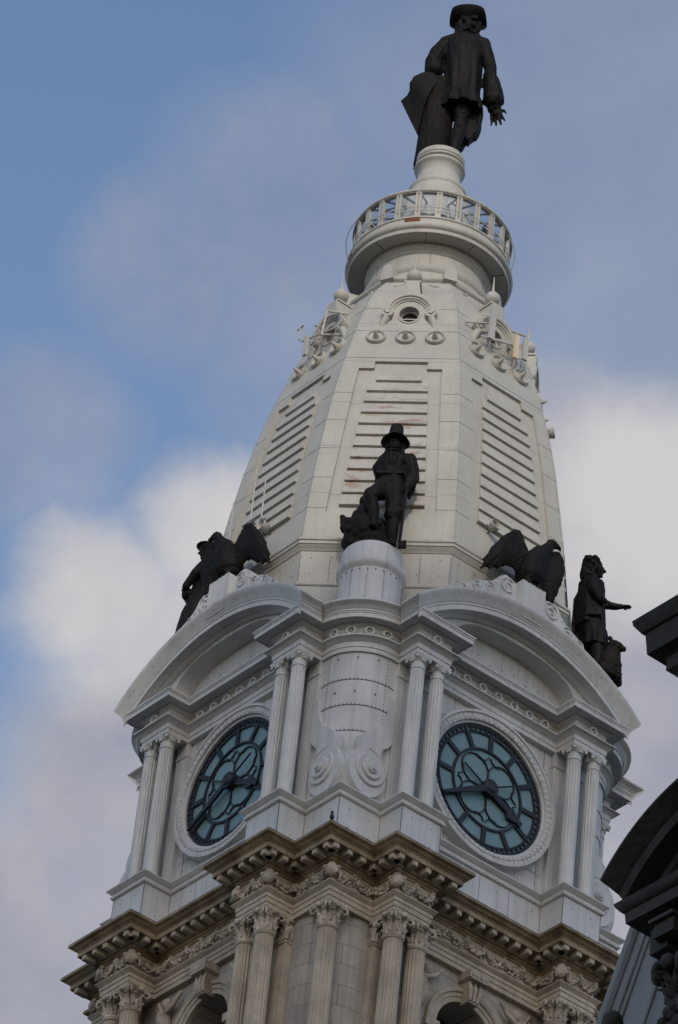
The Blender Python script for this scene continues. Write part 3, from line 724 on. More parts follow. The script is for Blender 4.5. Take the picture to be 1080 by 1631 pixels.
# acroterion: eagle block flanked by scroll reliefs
bl = MB(); bl.box((0, -12.05, 160.45), (1.72, 1.25, 2.5)); bl.box((0, -11.3, 160.3), (3.0, 1.3, 1.6))
blm = bl.mesh('eagle_block', PBW)
def crest(s):
    b = MB(); f = lambda x, z, n: (s*x, -n, z)
    out = [(.86, 159.3), (.86, 161.35), (1.1, 161.45), (1.45, 161.6), (1.85, 161.65), (2.2, 161.4), (2.45, 161.0), (2.9, 160.6), (3.5, 160.35), (4.0, 160.1), (4.5, 159.6), (5.0, 159.1), (5.4, 158.6), (5.6, 158.0)]
    lower = [(x, AC+math.sqrt(11.8**2-x*x)-.2) for x, z in out[::-1]]
    poly = [(s*x, z) for x, z in out+lower]
    b.prism(poly if s > 0 else poly[::-1], -12.3, -11.6)
    def spir(cx, cz, r0, turns, d=1, ph=0):
        pts = []
        for i in range(26):
            t = i/25; rr = r0*(1-.85*t); a = ph+d*turns*6.28*t; pts.append(f(cx+rr*math.cos(a), cz+rr*math.sin(a), 12.34))
        b.tube(pts, [.045-.02*i/25 for i in range(26)], 6)
    spir(1.65, 160.9, .58, 1.6, -1, 2.2); spir(2.9, 160.1, .42, 1.5, 1, 1.2); spir(3.9, 159.75, .34, 1.4, -1, 2); spir(4.8, 159.0, .34, 1.5, 1, 1)
    for i in range(9): b.ell(f(2.1+.38*i, 160.95-.02*i*i-.18*i, 12.30), (.11, .05, .12), None, 7, 5)
    for cx, cz in ((5.75, 158.2), (1.7, 161.35)): b.ell(f(cx, cz, 12.0), (.36, .36, .4), None, 10, 8)
    return b
crm = {s: crest(s).mesh('crest_relief', PBW, 50) for s in (-1, 1)}
for i, a in enumerate(FACE_ANGLES):
    o = place('arched_pediment', apm, tower, a); place('archivolt', abm, o); place('tympanum', tbm, o)
    e_ = place('eagle_block', blm, o)
    if i < 2:
        for s in (-1, 1): place('crest_relief', crm[s], o)
# statue pedestals ------------------------------------------------------------
dr = MB(); dr.lathe([(1.75, 156.5), (1.75, 159.75), (1.80, 159.8), (1.86, 159.9), (1.95, 159.98), (1.97, 160.1), (1.97, 160.3), (1.90, 160.36), (1.78, 160.42), (1.76, 161.45), (1.68, 161.6), (0, 161.62)], 64)
dr.mi = 1
for j in range(9): a = R(-90-60+15*j); dr.box((1.76*math.cos(a), 1.76*math.sin(a), 159.55), (.07, .07, .08), a)
for a in (-122, -90, -58): dr.box((1.752*math.cos(R(a)), 1.752*math.sin(R(a)), 158.0), (.015, .02, 3.2), R(a))
dr.mi = 0
drm = dr.mesh('statue_pedestal', [PBW, SEAM], 40)
for k in range(4):
    x, y = rot90((0, -11.3), k); place('statue_pedestal', drm, tower, R(90*k), (x, y, 0))

# ---- clock faces ------------------------------------------------------------
CZ, CR = 149.0, 3.96
def ang(h): return R(90-30*h)
rim = MB(); rim.ringprof([(CR-.02, 9.8), (CR, 10.16), (CR+.10, 10.2), (CR+.14, 10.34), (CR+.36, 10.38), (CR+.40, 10.32), (CR+.54, 10.32), (CR+.58, 10.42), (CR+.74, 10.40), (CR+.78, 10.3), (CR+.80, 9.7)], 96, (0, CZ))
for i in range(72):
    a = 2*math.pi*(i+.5)/72; rr = CR+.25; rim.ell((rr*math.cos(a), -10.37, CZ+rr*math.sin(a)), (.085, .04, .085), None, 8, 6)
    rr = CR+.47; rim.box((rr*math.cos(a), -10.33, CZ+rr*math.sin(a)), (.055, .06, .13), 0, Matrix.Rotation(-(a-math.pi/2), 3, 'Y'))
rimm = rim.mesh('clock_rim', PBW, 40)
dial = MB(); dial.ringprof([(CR+.05, 9.93), (0, 9.93)], 96, (0, CZ)); dialm = dial.mesh('dial_glass', GL, None)
tr = MB(); n0, n1 = 10.03, 9.9
tr.ring(CR*.955, CR*1.0, -n0, -n1, 96, (0, CZ)); tr.ring(CR*.875, CR*.905, -n0, -n1, 96, (0, CZ)); tr.ring(CR*.608, CR*.64, -n0-.02, -n1, 72, (0, CZ))
for i in range(60):
    a = 2*math.pi*i/60; tr.box((CR*.93*math.cos(a), -9.97, CZ+CR*.93*math.sin(a)), (.3, .12, .155), 0, Matrix.Rotation(-a, 3, 'Y'))
for i in range(12):
    a = 2*math.pi*i/12; wd = .28
    tr.box((CR*.765*math.cos(a), -9.99, CZ+CR*.765*math.sin(a)), (CR*.27, .14, wd), 0, Matrix.Rotation(-a, 3, 'Y'))
ri = CR*.60
for i in range(4):
    a = math.pi/4+i*math.pi/2; cxx, czz, rr = ri*.56*math.cos(a), ri*.56*math.sin(a), ri*.405
    tr.ring(rr-.028, rr+.028, -n0, -n1, 48, (cxx, CZ+czz))
    a2 = i*math.pi/2
    for s in (-1, 1):
        tr.ring(.475, .52, -n0, -n1, 20, (ri*.98*math.cos(a2+s*.24), CZ+ri*.98*math.sin(a2+s*.24)), a2+math.pi-1.1+s*.2, a2+math.pi+1.1+s*.2)
trm = tr.mesh('dial_tracery', IR, 30)
def hand(angle_deg_cw, L, wid, y, tip, tail):
    b = MB(); a = R(90-angle_deg_cw); Q = Matrix.Rotation(-a, 3, 'Y')
    def fr(p): p = Q @ Vector((p.x, 0, p.z)) + Vector((0, p.y, CZ)); return p
    if tip == 'spade': poly = [(0, -wid), (L*.58, -wid*.72), (L*.66, -wid*1.9), (L*.80, -wid*1.3), (L*.88, -wid*.62), (L*1.0, -wid*.9), (L*1.0, wid*.9), (L*.88, wid*.62), (L*.80, wid*1.3), (L*.66, wid*1.9), (L*.58, wid*.72), (0, wid)]
    else: poly = [(0, -wid), (L*.3, -wid*1.05), (L, -wid*.38), (L, wid*.38), (L*.3, wid*1.05), (0, wid)]
    b.prism(poly[::-1], -y-.16, -y, fr)
    b.prism([(-tail, -.035), (-tail, .035), (0, .05), (0, -.05)], -y-.1, -y-.02, fr)
    return b
mhm = hand(240, CR*.95, .18, 10.20, 'bar', 2.05); mhm.ringprof([(.40, 10.1), (.40, 10.42), (.3, 10.5), (0, 10.52)], 32, (0, CZ)); mhm = mhm.mesh('minute_hand', IR, 30)
hhm = hand(116, CR*.70, .22, 10.02, 'spade', 2.0); hhm.ringprof([(.5, 9.95), (.5, 10.38), (.3, 10.42)], 32, (0, CZ)); hhm = hhm.mesh('hour_hand', IR, 30)
for i, a in enumerate(FACE_ANGLES[:2]):
    c_ = place('clock_face', dialm, tower, a)
    tag(c_, 'right clock, seen most squarely' if i == 0 else 'left clock, partly behind columns')
    for nm, me in (('clock_rim', rimm), ('dial_tracery', trm), ('minute_hand', mhm), ('hour_hand', hhm)): place(nm, me, c_)

# ---- octagonal base and dome -----------------------------------------------
OA = [R(-90+22.5+45*i) for i in range(8)]
def octp(r): return [(r*math.cos(a), r*math.sin(a)) for a in OA]
C8 = math.cos(R(22.5)); T8 = math.tan(R(22.5))
ob = MB(); ob.sweep(octp(11.15), [(0, 155.9), (0, 160.3), (.05, 160.3), (.10, 160.36), (.10, 160.55), (.02, 160.62), (0, 160.62), (0, 162.75), (.05, 162.77), (.10, 162.9), (.2, 163.0), (.24, 163.1), (.30, 163.12), (.30, 163.3), (.37, 163.36), (.37, 163.5), (.22, 163.6), (-.25, 163.75)])
rivets(ob, octp(11.15), (161.2, 162.3), 1.1, 0, .06)
ob.mi = 1
pth = octp(11.15)
for i in range(8):
    a = Vector(pth[i]); c2 = Vector(pth[(i+1) % 8])
    for t in (.0, .2, .5, .8): q = a.lerp(c2, t); ob.box((q.x, q.y, 161.6), (.03, .03, 1.9), R(22.5))
ob.mi = 0
ob.build('octagon_base', [PCN, SEAM], tower)
DZ = [(163.7, 11.0), (165, 10.90), (168, 10.62), (171, 10.2), (174, 9.70), (176.5, 9.17), (179, 8.53), (181, 7.93), (183, 7.27), (185, 6.50), (186.5, 5.72), (187.7, 4.85)]
def dR(z):
    """vertex radius of the dome at height z (smooth interpolation)"""
    if z <= DZ[0][0]: return DZ[0][1]
    for i in range(len(DZ)-1):
        (z0, r0), (z1, r1) = DZ[i], DZ[i+1]
        if z <= z1:
            t = (z-z0)/(z1-z0); zm, rm = DZ[max(0, i-1)]; zp, rp = DZ[min(len(DZ)-1, i+2)]
            m0 = (r1-rm)/(z1-zm)*(z1-z0); m1 = (rp-r0)/(zp-z0)*(z1-z0); t2, t3 = t*t, t*t*t
            return (2*t3-3*t2+1)*r0+(t3-2*t2+t)*m0+(-2*t3+3*t2)*r1+(t3-t2)*m1
    return DZ[-1][1]
def apo(z): return dR(z)*C8
shell = MB(); zs_ = [163.5+.6*i for i in range(41)]; vs = []; fs = []
for z in zs_:
    for a in OA: vs.append((dR(z)*math.cos(a), dR(z)*math.sin(a), z))
for i in range(len(zs_)-1):
    if i in (31, 32, 33): continue                              # band with the round windows
    for k in range(8): fs.append((i*8+k, i*8+(k+1) % 8, (i+1)*8+(k+1) % 8, (i+1)*8+k))
shell.add(vs, fs); shell.build('dome_shell', PC, tower, angle=20)
def fnormal(z):
    s = (apo(z+.05)-apo(z-.05))/.1; n = Vector((0, -1, -s)); return n.normalized()
def fp(x, z, d):
    n = fnormal(z); return (x, -apo(z)+n.y*d, z+n.z*d)
def slab(b, xl, xr, z0, z1, d, d0=-.05, st=.6):
    n = max(1, int((z1-z0)/st)); zs = [z0+(z1-z0)*i/n for i in range(n+1)]; vs = []; fs = []
    for z in zs: vs += [fp(xl(z, d0), z, d0), fp(xl(z, d), z, d), fp(xr(z, d), z, d), fp(xr(z, d0), z, d0)]
    for i in range(n): fs += [(i*4+t, i*4+t+1, i*4+t+5, i*4+t+4) for t in range(3)]
    fs += [(0, 3, 2, 1), (n*4, n*4+1, n*4+2, n*4+3)]
    b.add(vs, fs)
def edge(s): return lambda z, d: s*(apo(z)+d)*T8
def fixx(s, xb, xt, zb=165.7, zt=177.9): return lambda z, d: s*(xb+(xt-xb)*(z-zb)/(zt-zb))
fb = MB(); D1 = .17
slab(fb, edge(-1), fixx(-1, 3.17, 2.46), 165.7, 177.9, D1); slab(fb, fixx(1, 3.17, 2.46), edge(1), 165.7, 177.9, D1)
slab(fb, edge(-1), edge(1), 163.7, 165.7, D1)
slab(fb, edge(-1), lambda z, d: -1.56, 177.9, 178.55, D1); slab(fb, lambda z, d: 1.56, edge(1), 177.9, 178.55, D1)
slab(fb, edge(-1), edge(1), 178.55, 182.1, D1); slab(fb, edge(-1), edge(1), 183.9, 187.6, D1)
slab(fb, edge(-1), lambda z, d: -.7, 182.1, 183.9, D1, -.25); slab(fb, lambda z, d: .7, edge(1), 182.1, 183.9, D1, -.25)
fb.mi = 1
for s in (-1, 1):                                                # vertical lines of rivets beside the ridges
    z = 164
    while z < 186.5:
        for off in (.12, ):
            x = s*((apo(z)+D1)*T8-off); p = fp(x, z, D1); fb.box(p, (.035, .035, .035))
        z += .42
for z in (166.0, 168.4, 170.8, 173.2, 175.6, 178.9, 181.6, 184.0):
    wdt = (apo(z)+D1)*T8
    if z in (178.9, 181.6, 184.0): x0s = [(-wdt, wdt)]
    else: x0s = [(-wdt, -(3.17-.71*(z-165.7)/12.2)), (3.17-.71*(z-165.7)/12.2, wdt)]
    if z == 184.0: x0s = [(-wdt, -1.7), (1.7, wdt)]
    for x0, x1 in x0s: p = fp((x0+x1)/2, z, D1); fb.box(p, (x1-x0, .02, .03))
fb.mi = 0
fbm = fb.mesh('dome_frame', [PC, SEAM], 20)
# louvre slats: like clapboards, each overhanging the one below
lb = MB()
zl = 166.25; NS = 12; pitch = (177.1-166.25)/11.4
def lx(z): return 2.45-(2.45-1.70)*(z-166.2)/10.9
for i in range(NS):
    z0 = zl+pitch*i; z1 = z0+pitch*.98; 
    if i == NS-1: z1 = z0+pitch*.62
    wx = lx(z0) if i < NS-1 else 1.32
    wx2 = lx(z1) if i < NS-1 else 1.32
    n0 = fnormal(z0); lip = .22
    a = fp(-wx, z0, .02); b1 = fp(-wx, z0+.03, lip); c1 = fp(-wx2, z1, .07); d1_ = fp(-wx2, z1, -.05)
    a2 = fp(wx, z0, .02); b2 = fp(wx, z0+.03, lip); c2 = fp(wx2, z1, .07); d2 = fp(wx2, z1, -.05)
    lb.add([a, b1, c1, d1_, a2, b2, c2, d2], [(1, 2, 6, 5), (0, 1, 5, 4), (0, 3, 2, 1), (4, 5, 6, 7), (2, 3, 7, 6)])
lbm = lb.mesh('louvre_panel', PCN, 10); lbr = lb.mesh('louvre_panel', PCR, 10)
# roundels: cone in a dish
z_r = 180.85; nn = fnormal(z_r); Qr = Vector((0, 0, 1)).rotation_difference((nn+Vector((0, -.25, 0))).normalized()).to_matrix()
rb = MB(); rb.lathe([(.60, -.1), (.60, .16), (.55, .24), (.49, .22), (.44, .10), (.22, .06), (.20, .1), (.17, .22), (.03, .62), (0, .64)], 28, (0, 0, 0), mat=Qr)
rbm = rb.mesh('roundel', PCN, 40)
# oculus dormer
NF = 7.02
def dormer(opening_dark=True):
    b = MB(); OZ = 183.2; ro = .60; y = -NF
    # front wall (with round opening)
    seg = 40; zb = 181.75; half = 1.02
    def outer(a):
        c, s_ = math.cos(a), math.sin(a)
        if s_ >= 0: return (1.02*c, OZ+1.02*s_)
        k = min(half/max(1e-6, abs(c)), (OZ-zb)/max(1e-6, -s_)); return (k*c, OZ+k*s_)
    for i in range(seg):
        a0, a1 = 2*math.pi*i/seg, 2*math.pi*(i+1)/seg; p0, p1 = outer(a0), outer(a1)
        b.add([(ro*math.cos(a0), y, OZ+ro*math.sin(a0)), (ro*math.cos(a1), y, OZ+ro*math.sin(a1)), (p1[0], y, p1[1]), (p0[0], y, p0[1])], [(0, 1, 2, 3)])
        b.add([(ro*math.cos(a0), y, OZ+ro*math.sin(a0)), (ro*math.cos(a1), y, OZ+ro*math.sin(a1)), (ro*math.cos(a1), y+.55, OZ+ro*math.sin(a1)), (ro*math.cos(a0), y+.55, OZ+ro*math.sin(a0))], [(0, 3, 2, 1)])
    for s in (-1, 1): b.add([(s*half, y, zb), (s*half, y, OZ), (s*half, -5.6, OZ), (s*half, -5.6, zb)], [(0, 1, 2, 3)])
    b.ring(ro, ro+.10, y-.05, y+.1, 36, (0, OZ))
    # arch hood
    prof = [(.98, NF-.0), (1.0, NF+.06), (1.10, NF+.08), (1.12, NF+.16), (1.22, NF+.18), (1.25, NF+.26), (1.42, NF+.30), (1.50, NF+.28), (1.52, NF+.2), (1.52, 4.9)]
    vs = []; k = len(prof); n = 36; fs = []
    for i in range(n+1):
        a = math.pi*i/n
        for r_, q in prof: vs.append((r_*math.cos(a), -q, OZ+.05+r_*math.sin(a)))
    fs = [(i*k+j, (i+1)*k+j, (i+1)*k+j+1, i*k+j+1) for i in range(n) for j in range(k-1)]
    b.add(vs, fs)
    for s in (-1, 1):                                            # volute horns
        Q = Matrix.Rotation(R(90), 3, 'X')
        b.lathe([(.36, -NF-.22), (.38, -NF-.1), (.36, -6.2), (.40, -5.4), (.42, -4.8)], 24, (s*1.30, 0, OZ+.05), mat=Matrix(((1, 0, 0), (0, 0, 1), (0, 1, 0))))
        for r0, r1, q in ((.26, .37, NF+.26), (0.0, .14, NF+.3), (.14, .22, NF+.2)): b.ring(r0, r1, -q, -q+.2, 24, (s*1.30, OZ+.05))
        b.tube([(s*1.34, -NF-.05, OZ-.3), (s*1.52, -NF-.05, OZ-.75), (s*1.62, -NF+.0, OZ-1.2), (s*1.5, -NF+.08, OZ-1.35)], [.24, .2, .16, .12], 10)
    # pedestal for the ball
    b.prism([(-.62, 184.3), (.62, 184.3), (.48, 185.2), (.42, 185.75), (-.42, 185.75), (-.48, 185.2)], -NF-.12, -5.6)
    b.box((0, -6.5, 185.8), (1.0, 1.1, .14))
    return b
dm = dormer(); dmm = dm.mesh('oculus_dormer', PCN, 35)
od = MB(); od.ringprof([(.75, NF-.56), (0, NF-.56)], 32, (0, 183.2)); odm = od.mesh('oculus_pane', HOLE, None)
ob_ = MB(); ob_.ring(.50, .62, -(NF-.40), -(NF-.52), 32, (0, 183.2)); ob_.box((0, -NF+.5, 183.25), (1.1, .05, .06)); obm = ob_.mesh('oculus_frame', PB, 30)
bf = MB(); bf.lathe([(.34, 185.85), (.36, 185.92), (.24, 186.0), (.20, 186.12), (.26, 186.16), (.20, 186.2)], 24, (0, -6.5, 0)); bf.ell((0, -6.5, 186.62), .47, None, 24, 16)
bf.lathe([(.11, 187.05), (.085, 187.3), (.02, 188.35), (0, 188.4)], 12, (0, -6.5, 0)); bfm = bf.mesh('ball_finial', PCN, 40)
for i in range(8):
    a = R(45*i)
    f_ = place('dome_frame', fbm, tower, a)
    place('louvre_panel', lbr if i == 0 else lbm, f_)
    for x in (-1.76, 0, 1.76): 
        p = Vector(fp(x, z_r, D1)); place('roundel', rbm, f_, 0, p)
    o = place('oculus_dormer', dmm, f_); place('oculus_pane', odm, o); place('oculus_frame', obm, o); place('ball_finial', bfm, f_)
# moulding and ears at the dome top, drum, gallery
tm = MB(); tm.sweep(octp(4.75), [(-.3, 187.3), (.10, 187.35), (.22, 187.5), (.25, 187.62), (.12, 187.72), (.12, 187.9), (.25, 188.0), (.30, 188.12), (.30, 188.24), (.1, 188.35), (-.9, 188.5)])
for i in range(8):
    a = R(45*i); ca, sa = math.cos(a), math.sin(a)
    for s in (-1, 1):
        p = fp(s*1.35, 186.85, D1); q = fp(s*.75, 187.25, D1)
        mm = Matrix.Rotation(a, 3, 'Z'); tm.tube([mm @ Vector(p), mm @ ((Vector(p)+Vector(q))/2+Vector((0, -.03, -.12))), mm @ Vector(q)], [.10, .13, .10], 6)
tm.build('dome_top_moulding', PCN, tower, angle=30)
ear = MB(); ear.prism([(-.42, 188.0), (.42, 188.0), (.38, 188.6), (.22, 189.05), (0, 189.2), (-.22, 189.05), (-.38, 188.6)], -5.1, -3.7); earm = ear.mesh('corner_console', PCN, 30)
for i in range(8): place('corner_console', earm, tower, R(45*i+22.5))
LA = [(4.2, 187.8), (3.86, 188.4), (3.82, 189.4), (3.90, 189.5), (3.98, 189.65), (3.98, 189.85), (3.88, 190.0), (3.80, 190.06), (3.76, 190.1), (3.74, 190.9), (3.80, 190.95), (3.84, 191.05), (3.80, 191.15), (3.92, 191.3), (3.96, 191.42), (3.92, 191.52), (3.95, 191.64)]
dru = MB(); dru.lathe(LA, 96); dru.mi = 1
for a in (-83, -20, 40, -140): dru.box((3.775*math.cos(R(a)), 3.775*math.sin(R(a)), 190.5), (.03, .03, .85), R(a))
for z in (191.33, ):
    for i in range(90): a = 2*math.pi*i/90; dru.box((3.94*math.cos(a), 3.94*math.sin(a), z), (.05, .05, .05), a)
dru.mi = 0
dru.build('drum', [PC, SEAM], tower, angle=30)
ga = MB(); ga.lathe([(3.6, 191.66), (4.86, 191.66), (4.90, 191.60), (4.98, 191.60), (5.02, 191.84), (5.10, 191.88), (5.18, 191.98), (5.22, 192.1), (5.20, 192.24), (5.10, 192.34), (5.04, 192.36), (4.96, 192.46), (4.92, 192.56), (4.92, 192.74), (5.0, 192.80), (5.0, 192.90), (4.9, 192.95), (1.5, 192.95)], 120)
ga.mi = 1
for a in (-12, -50, -88, -128, 20): ga.box((4.5*math.cos(R(a)), 4.5*math.sin(R(a)), 191.645), (.9, .03, .05), R(a))
ga.mi = 0
gal = ga.build('gallery_floor', [PCN, SEAM], tower, angle=30)
rp = MB()
for a0, a1, z0, z1, rr in ((-104, -93, 192.50, 192.78, 4.945), (-158, -152, 191.95, 192.35, 5.17)):
    n = 8; pts = []
    rp.sweep([(rr*math.cos(R(a0+(a1-a0)*i/n)), rr*math.sin(R(a0+(a1-a0)*i/n))) for i in range(n+1)], [(-.1, z0), (.03, z0), (.035, z1), (-.1, z1)], False)
rp.build('rust_patch', RUST, gal)
pm = MB()
for s in (-.11, .11): pm.box((s, -4.80, 194.0), (.15, .18, 2.1))
pm.box((0, -4.86, 194.95), (.34, .12, .16)); pm.box((0, -4.78, 194.0), (.16, .06, 2.1)); pm.box((0, -4.86, 193.05), (.32, .14, .18))
pmm = pm.mesh('mullion', PCN, None)
rl = MB()
for z in (193.42, 193.72): rl.lathe([(4.88, z), (4.91, z), (4.91, z+.05), (4.88, z+.05), (4.88, z)], 96, caps=False)
rl.lathe([(4.74, 194.92), (4.90, 194.92), (4.90, 195.02), (4.74, 195.02), (4.74, 194.92)], 96, caps=False)
rl.build('hand_rail', PCN, tower, angle=30)
glz = MB()
for i in range(24):
    a = R(-90+9.4+15*i); a2 = a+R(15); r_ = 4.75
    place('mullion', pmm, tower, R(9.4+15*i))
    glz.add([(r_*math.cos(a), r_*math.sin(a), 193.0), (r_*math.cos(a2), r_*math.sin(a2), 193.0), (r_*math.cos(a2), r_*math.sin(a2), 194.95), (r_*math.cos(a), r_*math.sin(a), 194.95)], [(0, 1, 2, 3)])
for i in range(24):
    a = R(-90+9.4+15*i); a2 = a+R(15)
    glz.add([(4.62*math.cos(a), 4.62*math.sin(a), 195.18), (4.62*math.cos(a2), 4.62*math.sin(a2), 195.18), (2.55*math.cos(a2), 2.55*math.sin(a2), 196.2), (2.55*math.cos(a), 2.55*math.sin(a), 196.2)], [(0, 1, 2, 3)])
glz.build('glass_screen', GLASS, tower, angle=None)
ro = MB(); ro.lathe([(4.6, 194.98), (4.96, 194.98), (5.0, 195.05), (4.96, 195.16), (4.6, 195.24), (4.5, 195.15), (4.6, 194.98)], 96, caps=False)
ro.lathe([(1.75, 192.95), (1.75, 196.2)], 32); ro.build('gallery_roof', PCN, tower, angle=30)
rfb = MB()
for i in range(24):
    a = R(9.4+15*i); mm = Matrix.Rotation(a, 3, 'Z')
    rfb.tube([mm @ Vector((0, -4.7, 195.1)), mm @ Vector((0, -2.5, 196.15))], .07, 6)
    if i % 4 == 1: rfb.tube([mm @ Vector((0, -4.72, 194.2)), mm @ Vector((0, -3.3, 195.7))], .06, 6)
rfb.build('roof_brace', STEEL, tower)
def scallop(r, z, a):
    t = max(0, min(1, (198.6-z)/2.2)); return r+.22*t*(abs(math.cos(a*7))-.45)
be = MB(); be.lathe([(2.6, 195.2), (2.55, 196.1), (2.4, 197.0), (2.15, 197.8), (1.95, 198.4), (1.80, 198.78)], 140, mod=scallop)
be.lathe([(1.74, 198.7), (1.80, 198.78), (1.86, 198.9), (1.86, 199.04), (1.76, 199.14), (1.66, 199.22), (1.52, 199.5), (1.42, 199.8), (1.36, 200.25), (1.30, 200.3), (1.33, 200.5), (1.40, 200.7), (1.52, 200.86), (1.60, 200.92), (1.62, 201.0), (1.60, 201.1), (1.52, 201.16), (1.40, 201.18), (1.40, 201.3), (1.54, 201.36), (1.56, 201.46), (1.46, 201.5), (1.46, 201.58), (1.52, 201.62), (1.52, 201.96), (1.44, 202.02), (0, 202.04)], 64)
be.build('statue_column', PCN, tower, angle=40)
cb_ = MB(); pts = []
for i in range(14):
    t = i/13; a = R(-90-58-t*12); r_ = 5.02+.55*math.sin(math.pi*t); pts.append((r_*math.cos(a), r_*math.sin(a), 194.9-3.4*t))
cb_.tube(pts, .035, 6); pts = [(-p[0], p[1], p[2]) for p in pts]; pts = [(5.02*math.cos(R(-90+75)), 5.02*math.sin(R(-90+75)), 194.6)]+[((5.02+.4*math.sin(math.pi*i/8))*math.cos(R(-15+i)), (5.02+.4*math.sin(math.pi*i/8))*math.sin(R(-15+i)), 194.6-.33*i) for i in range(1, 9)]
cb_.tube(pts, .03, 6); cb_.build('loose_cable', STEEL, tower)

# ================================================================== BRONZE STATUES
def folds(amp, fx=2.2, fz=.35, seed=0, zmin=-99, zmax=99, fine=.012):
    def f(co, n):
        k = amp if zmin < co.z < zmax else amp*.25
        a = noise.noise(Vector((co.x*fx+seed, co.y*fx, co.z*fz)))
        return k*(abs(a)*2-.55)+fine*noise.noise(co*6)
    return f
def hand_mesh(b, wrist, pointing, palm_n, size, spread=.18, curl=.5, thumb=1):
    """palm, four unequal bent fingers and a thumb, added to the body's forms before they are fused"""
    d = Vector(pointing).normalized(); n = Vector(palm_n); n = (n-d*n.dot(d)).normalized(); s = d.cross(n); w_ = Vector(wrist); L = size
    b.ell(w_+d*L*.28, (L*.20, L*.20, L*.20), None, 10, 8)
    for k in (-.3, -.1, .1, .3): b.cap(w_+d*L*.1+s*L*k*.5, L*.085, w_+d*L*.48+s*L*k*.78, L*.085, 8)
    for k, ln in ((-.3, .40), (-.1, .5), (.1, .46), (.3, .36)):
        p0 = w_+d*L*.46+s*L*k*.78; dd = (d+s*spread*k*3).normalized()
        p1 = p0+dd*L*ln*.5; d2 = (dd+n*curl).normalized(); p2 = p1+d2*L*ln*.32; d3 = (d2+n*curl).normalized(); p3 = p2+d3*L*ln*.22
        b.chain([(p0, L*.07), (p1, L*.064), (p2, L*.058), (p3, L*.048)], 8)
    t0 = w_+d*L*.12+s*thumb*L*.18; t1 = t0+(d*.6+s*thumb*.8).normalized()*L*.26; t2 = t1+(d*.9+s*thumb*.25+n*.3).normalized()*L*.22
    b.chain([(t0, L*.085), (t1, L*.072), (t2, L*.055)], 8)

# ---- the standing figure on the very top, seen from behind ------------------
st1 = empty('statue', (0, 0, 202.03), 'large bronze man in long coat and broad hat on top of the tower, back turned', 'statue')
b = MB()
b.chain([((.75, -.25, .15), .30), ((.80, -.2, .55), .29), ((.93, -.25, 2.0), .47), ((.97, 0, 2.6), .45), ((1.0, .1, 3.5), .40), ((1.0, .15, 4.2), .55), ((.8, .2, 5.9), .72)], 12)
b.chain([((.75, .1, .15), .26), ((.78, .55, .12), .24), ((.8, .85, .08), .16)], 10)
b.chain([((.35, .85, .2), .26), ((.5, .9, .7), .27), ((.95, 1.0, 2.2), .40), ((1.35, 1.0, 3.5), .42), ((1.35, .8, 4.6), .58), ((1.2, .4, 5.9), .7)], 12)
b.chain([((.35, .9, .15), .24), ((.4, 1.4, .12), .2)], 10)
# torso
b.ell((.88, .25, 6.3), (1.05, .9, 1.3)); b.ell((.83, .25, 8.0), (1.16, .9, 1.3)); b.ell((.75, .2, 9.3), (1.34, .98, 1.35)); b.ell((.70, .2, 10.2), (1.42, .82, .85))
b.chain([((-.5, .2, 10.35), .50), ((.7, .1, 10.75), .52), ((1.85, .2, 10.3), .50)], 12); b.chain([((.75, .2, 10.6), .5), ((.85, .25, 11.5), .42)], 12)
b.ell((.86, .32, 11.95), (.58, .66, .72), None, 14, 12); b.ell((.88, .98, 11.85), (.1, .14, .12))
# arms
b.chain([((-.45, .2, 10.25), .56), ((-.88, .05, 9.3), .56), ((-1.12, -.05, 8.5), .54), ((-1.08, .1, 7.7), .46)], 12)
b.chain([((1.9, .2, 10.25), .52), ((2.28, .1, 9.2), .46), ((2.55, .05, 8.1), .42), ((2.72, .3, 6.9), .36), ((2.85, .6, 5.9), .30), ((2.95, .8, 5.2), .22)], 12)
hand_mesh(b, (2.98, .7, 5.1), (.30, .1, -1), (-.3, -1, 0), 1.5, .24, .25, -1)
hand_mesh(b, (-1.12, .1, 7.55), (-.35, .35, -.8), (0, 1, .3), 1.1, .2, .5, 1)
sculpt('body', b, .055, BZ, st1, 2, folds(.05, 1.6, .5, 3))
b = MB()                                                          # skirted coat, cuffs
n = 40; rows = []
def skirt(cx, cy, rx, ry, z, ph, amp, m=9):
    return [(cx+(rx+amp*math.cos(m*2*math.pi*i/n+ph))*math.cos(2*math.pi*i/n), cy+(ry+amp*math.cos(m*2*math.pi*i/n+ph))*math.sin(2*math.pi*i/n), z) for i in range(n)]
def loft(b, rings, capb=True):
    o = []; k = len(rings[0])
    for r_ in rings: o += r_
    fs = [(i*k+j, i*k+(j+1) % k, (i+1)*k+(j+1) % k, (i+1)*k+j) for i in range(len(rings)-1) for j in range(k)]
    fs += [tuple(reversed(range(k))), tuple((len(rings)-1)*k+j for j in range(k))]
    b.add(o, fs)
loft(b, [skirt(.95, .1, 1.30, 1.15, 4.45, 0, .13), skirt(.92, .15, 1.2, 1.1, 5.2, 0, .10), skirt(.90, .25, 1.12, 1.0, 6.0, 0, .06), skirt(.86, .25, 1.18, 1.0, 7.0, 0, .03), skirt(.80, .22, 1.22, .95, 8.2, 0, 0), skirt(.76, .2, 1.34, 1.0, 9.5, 0, 0), skirt(.72, .2, 1.3, .85, 10.3, 0, 0)])
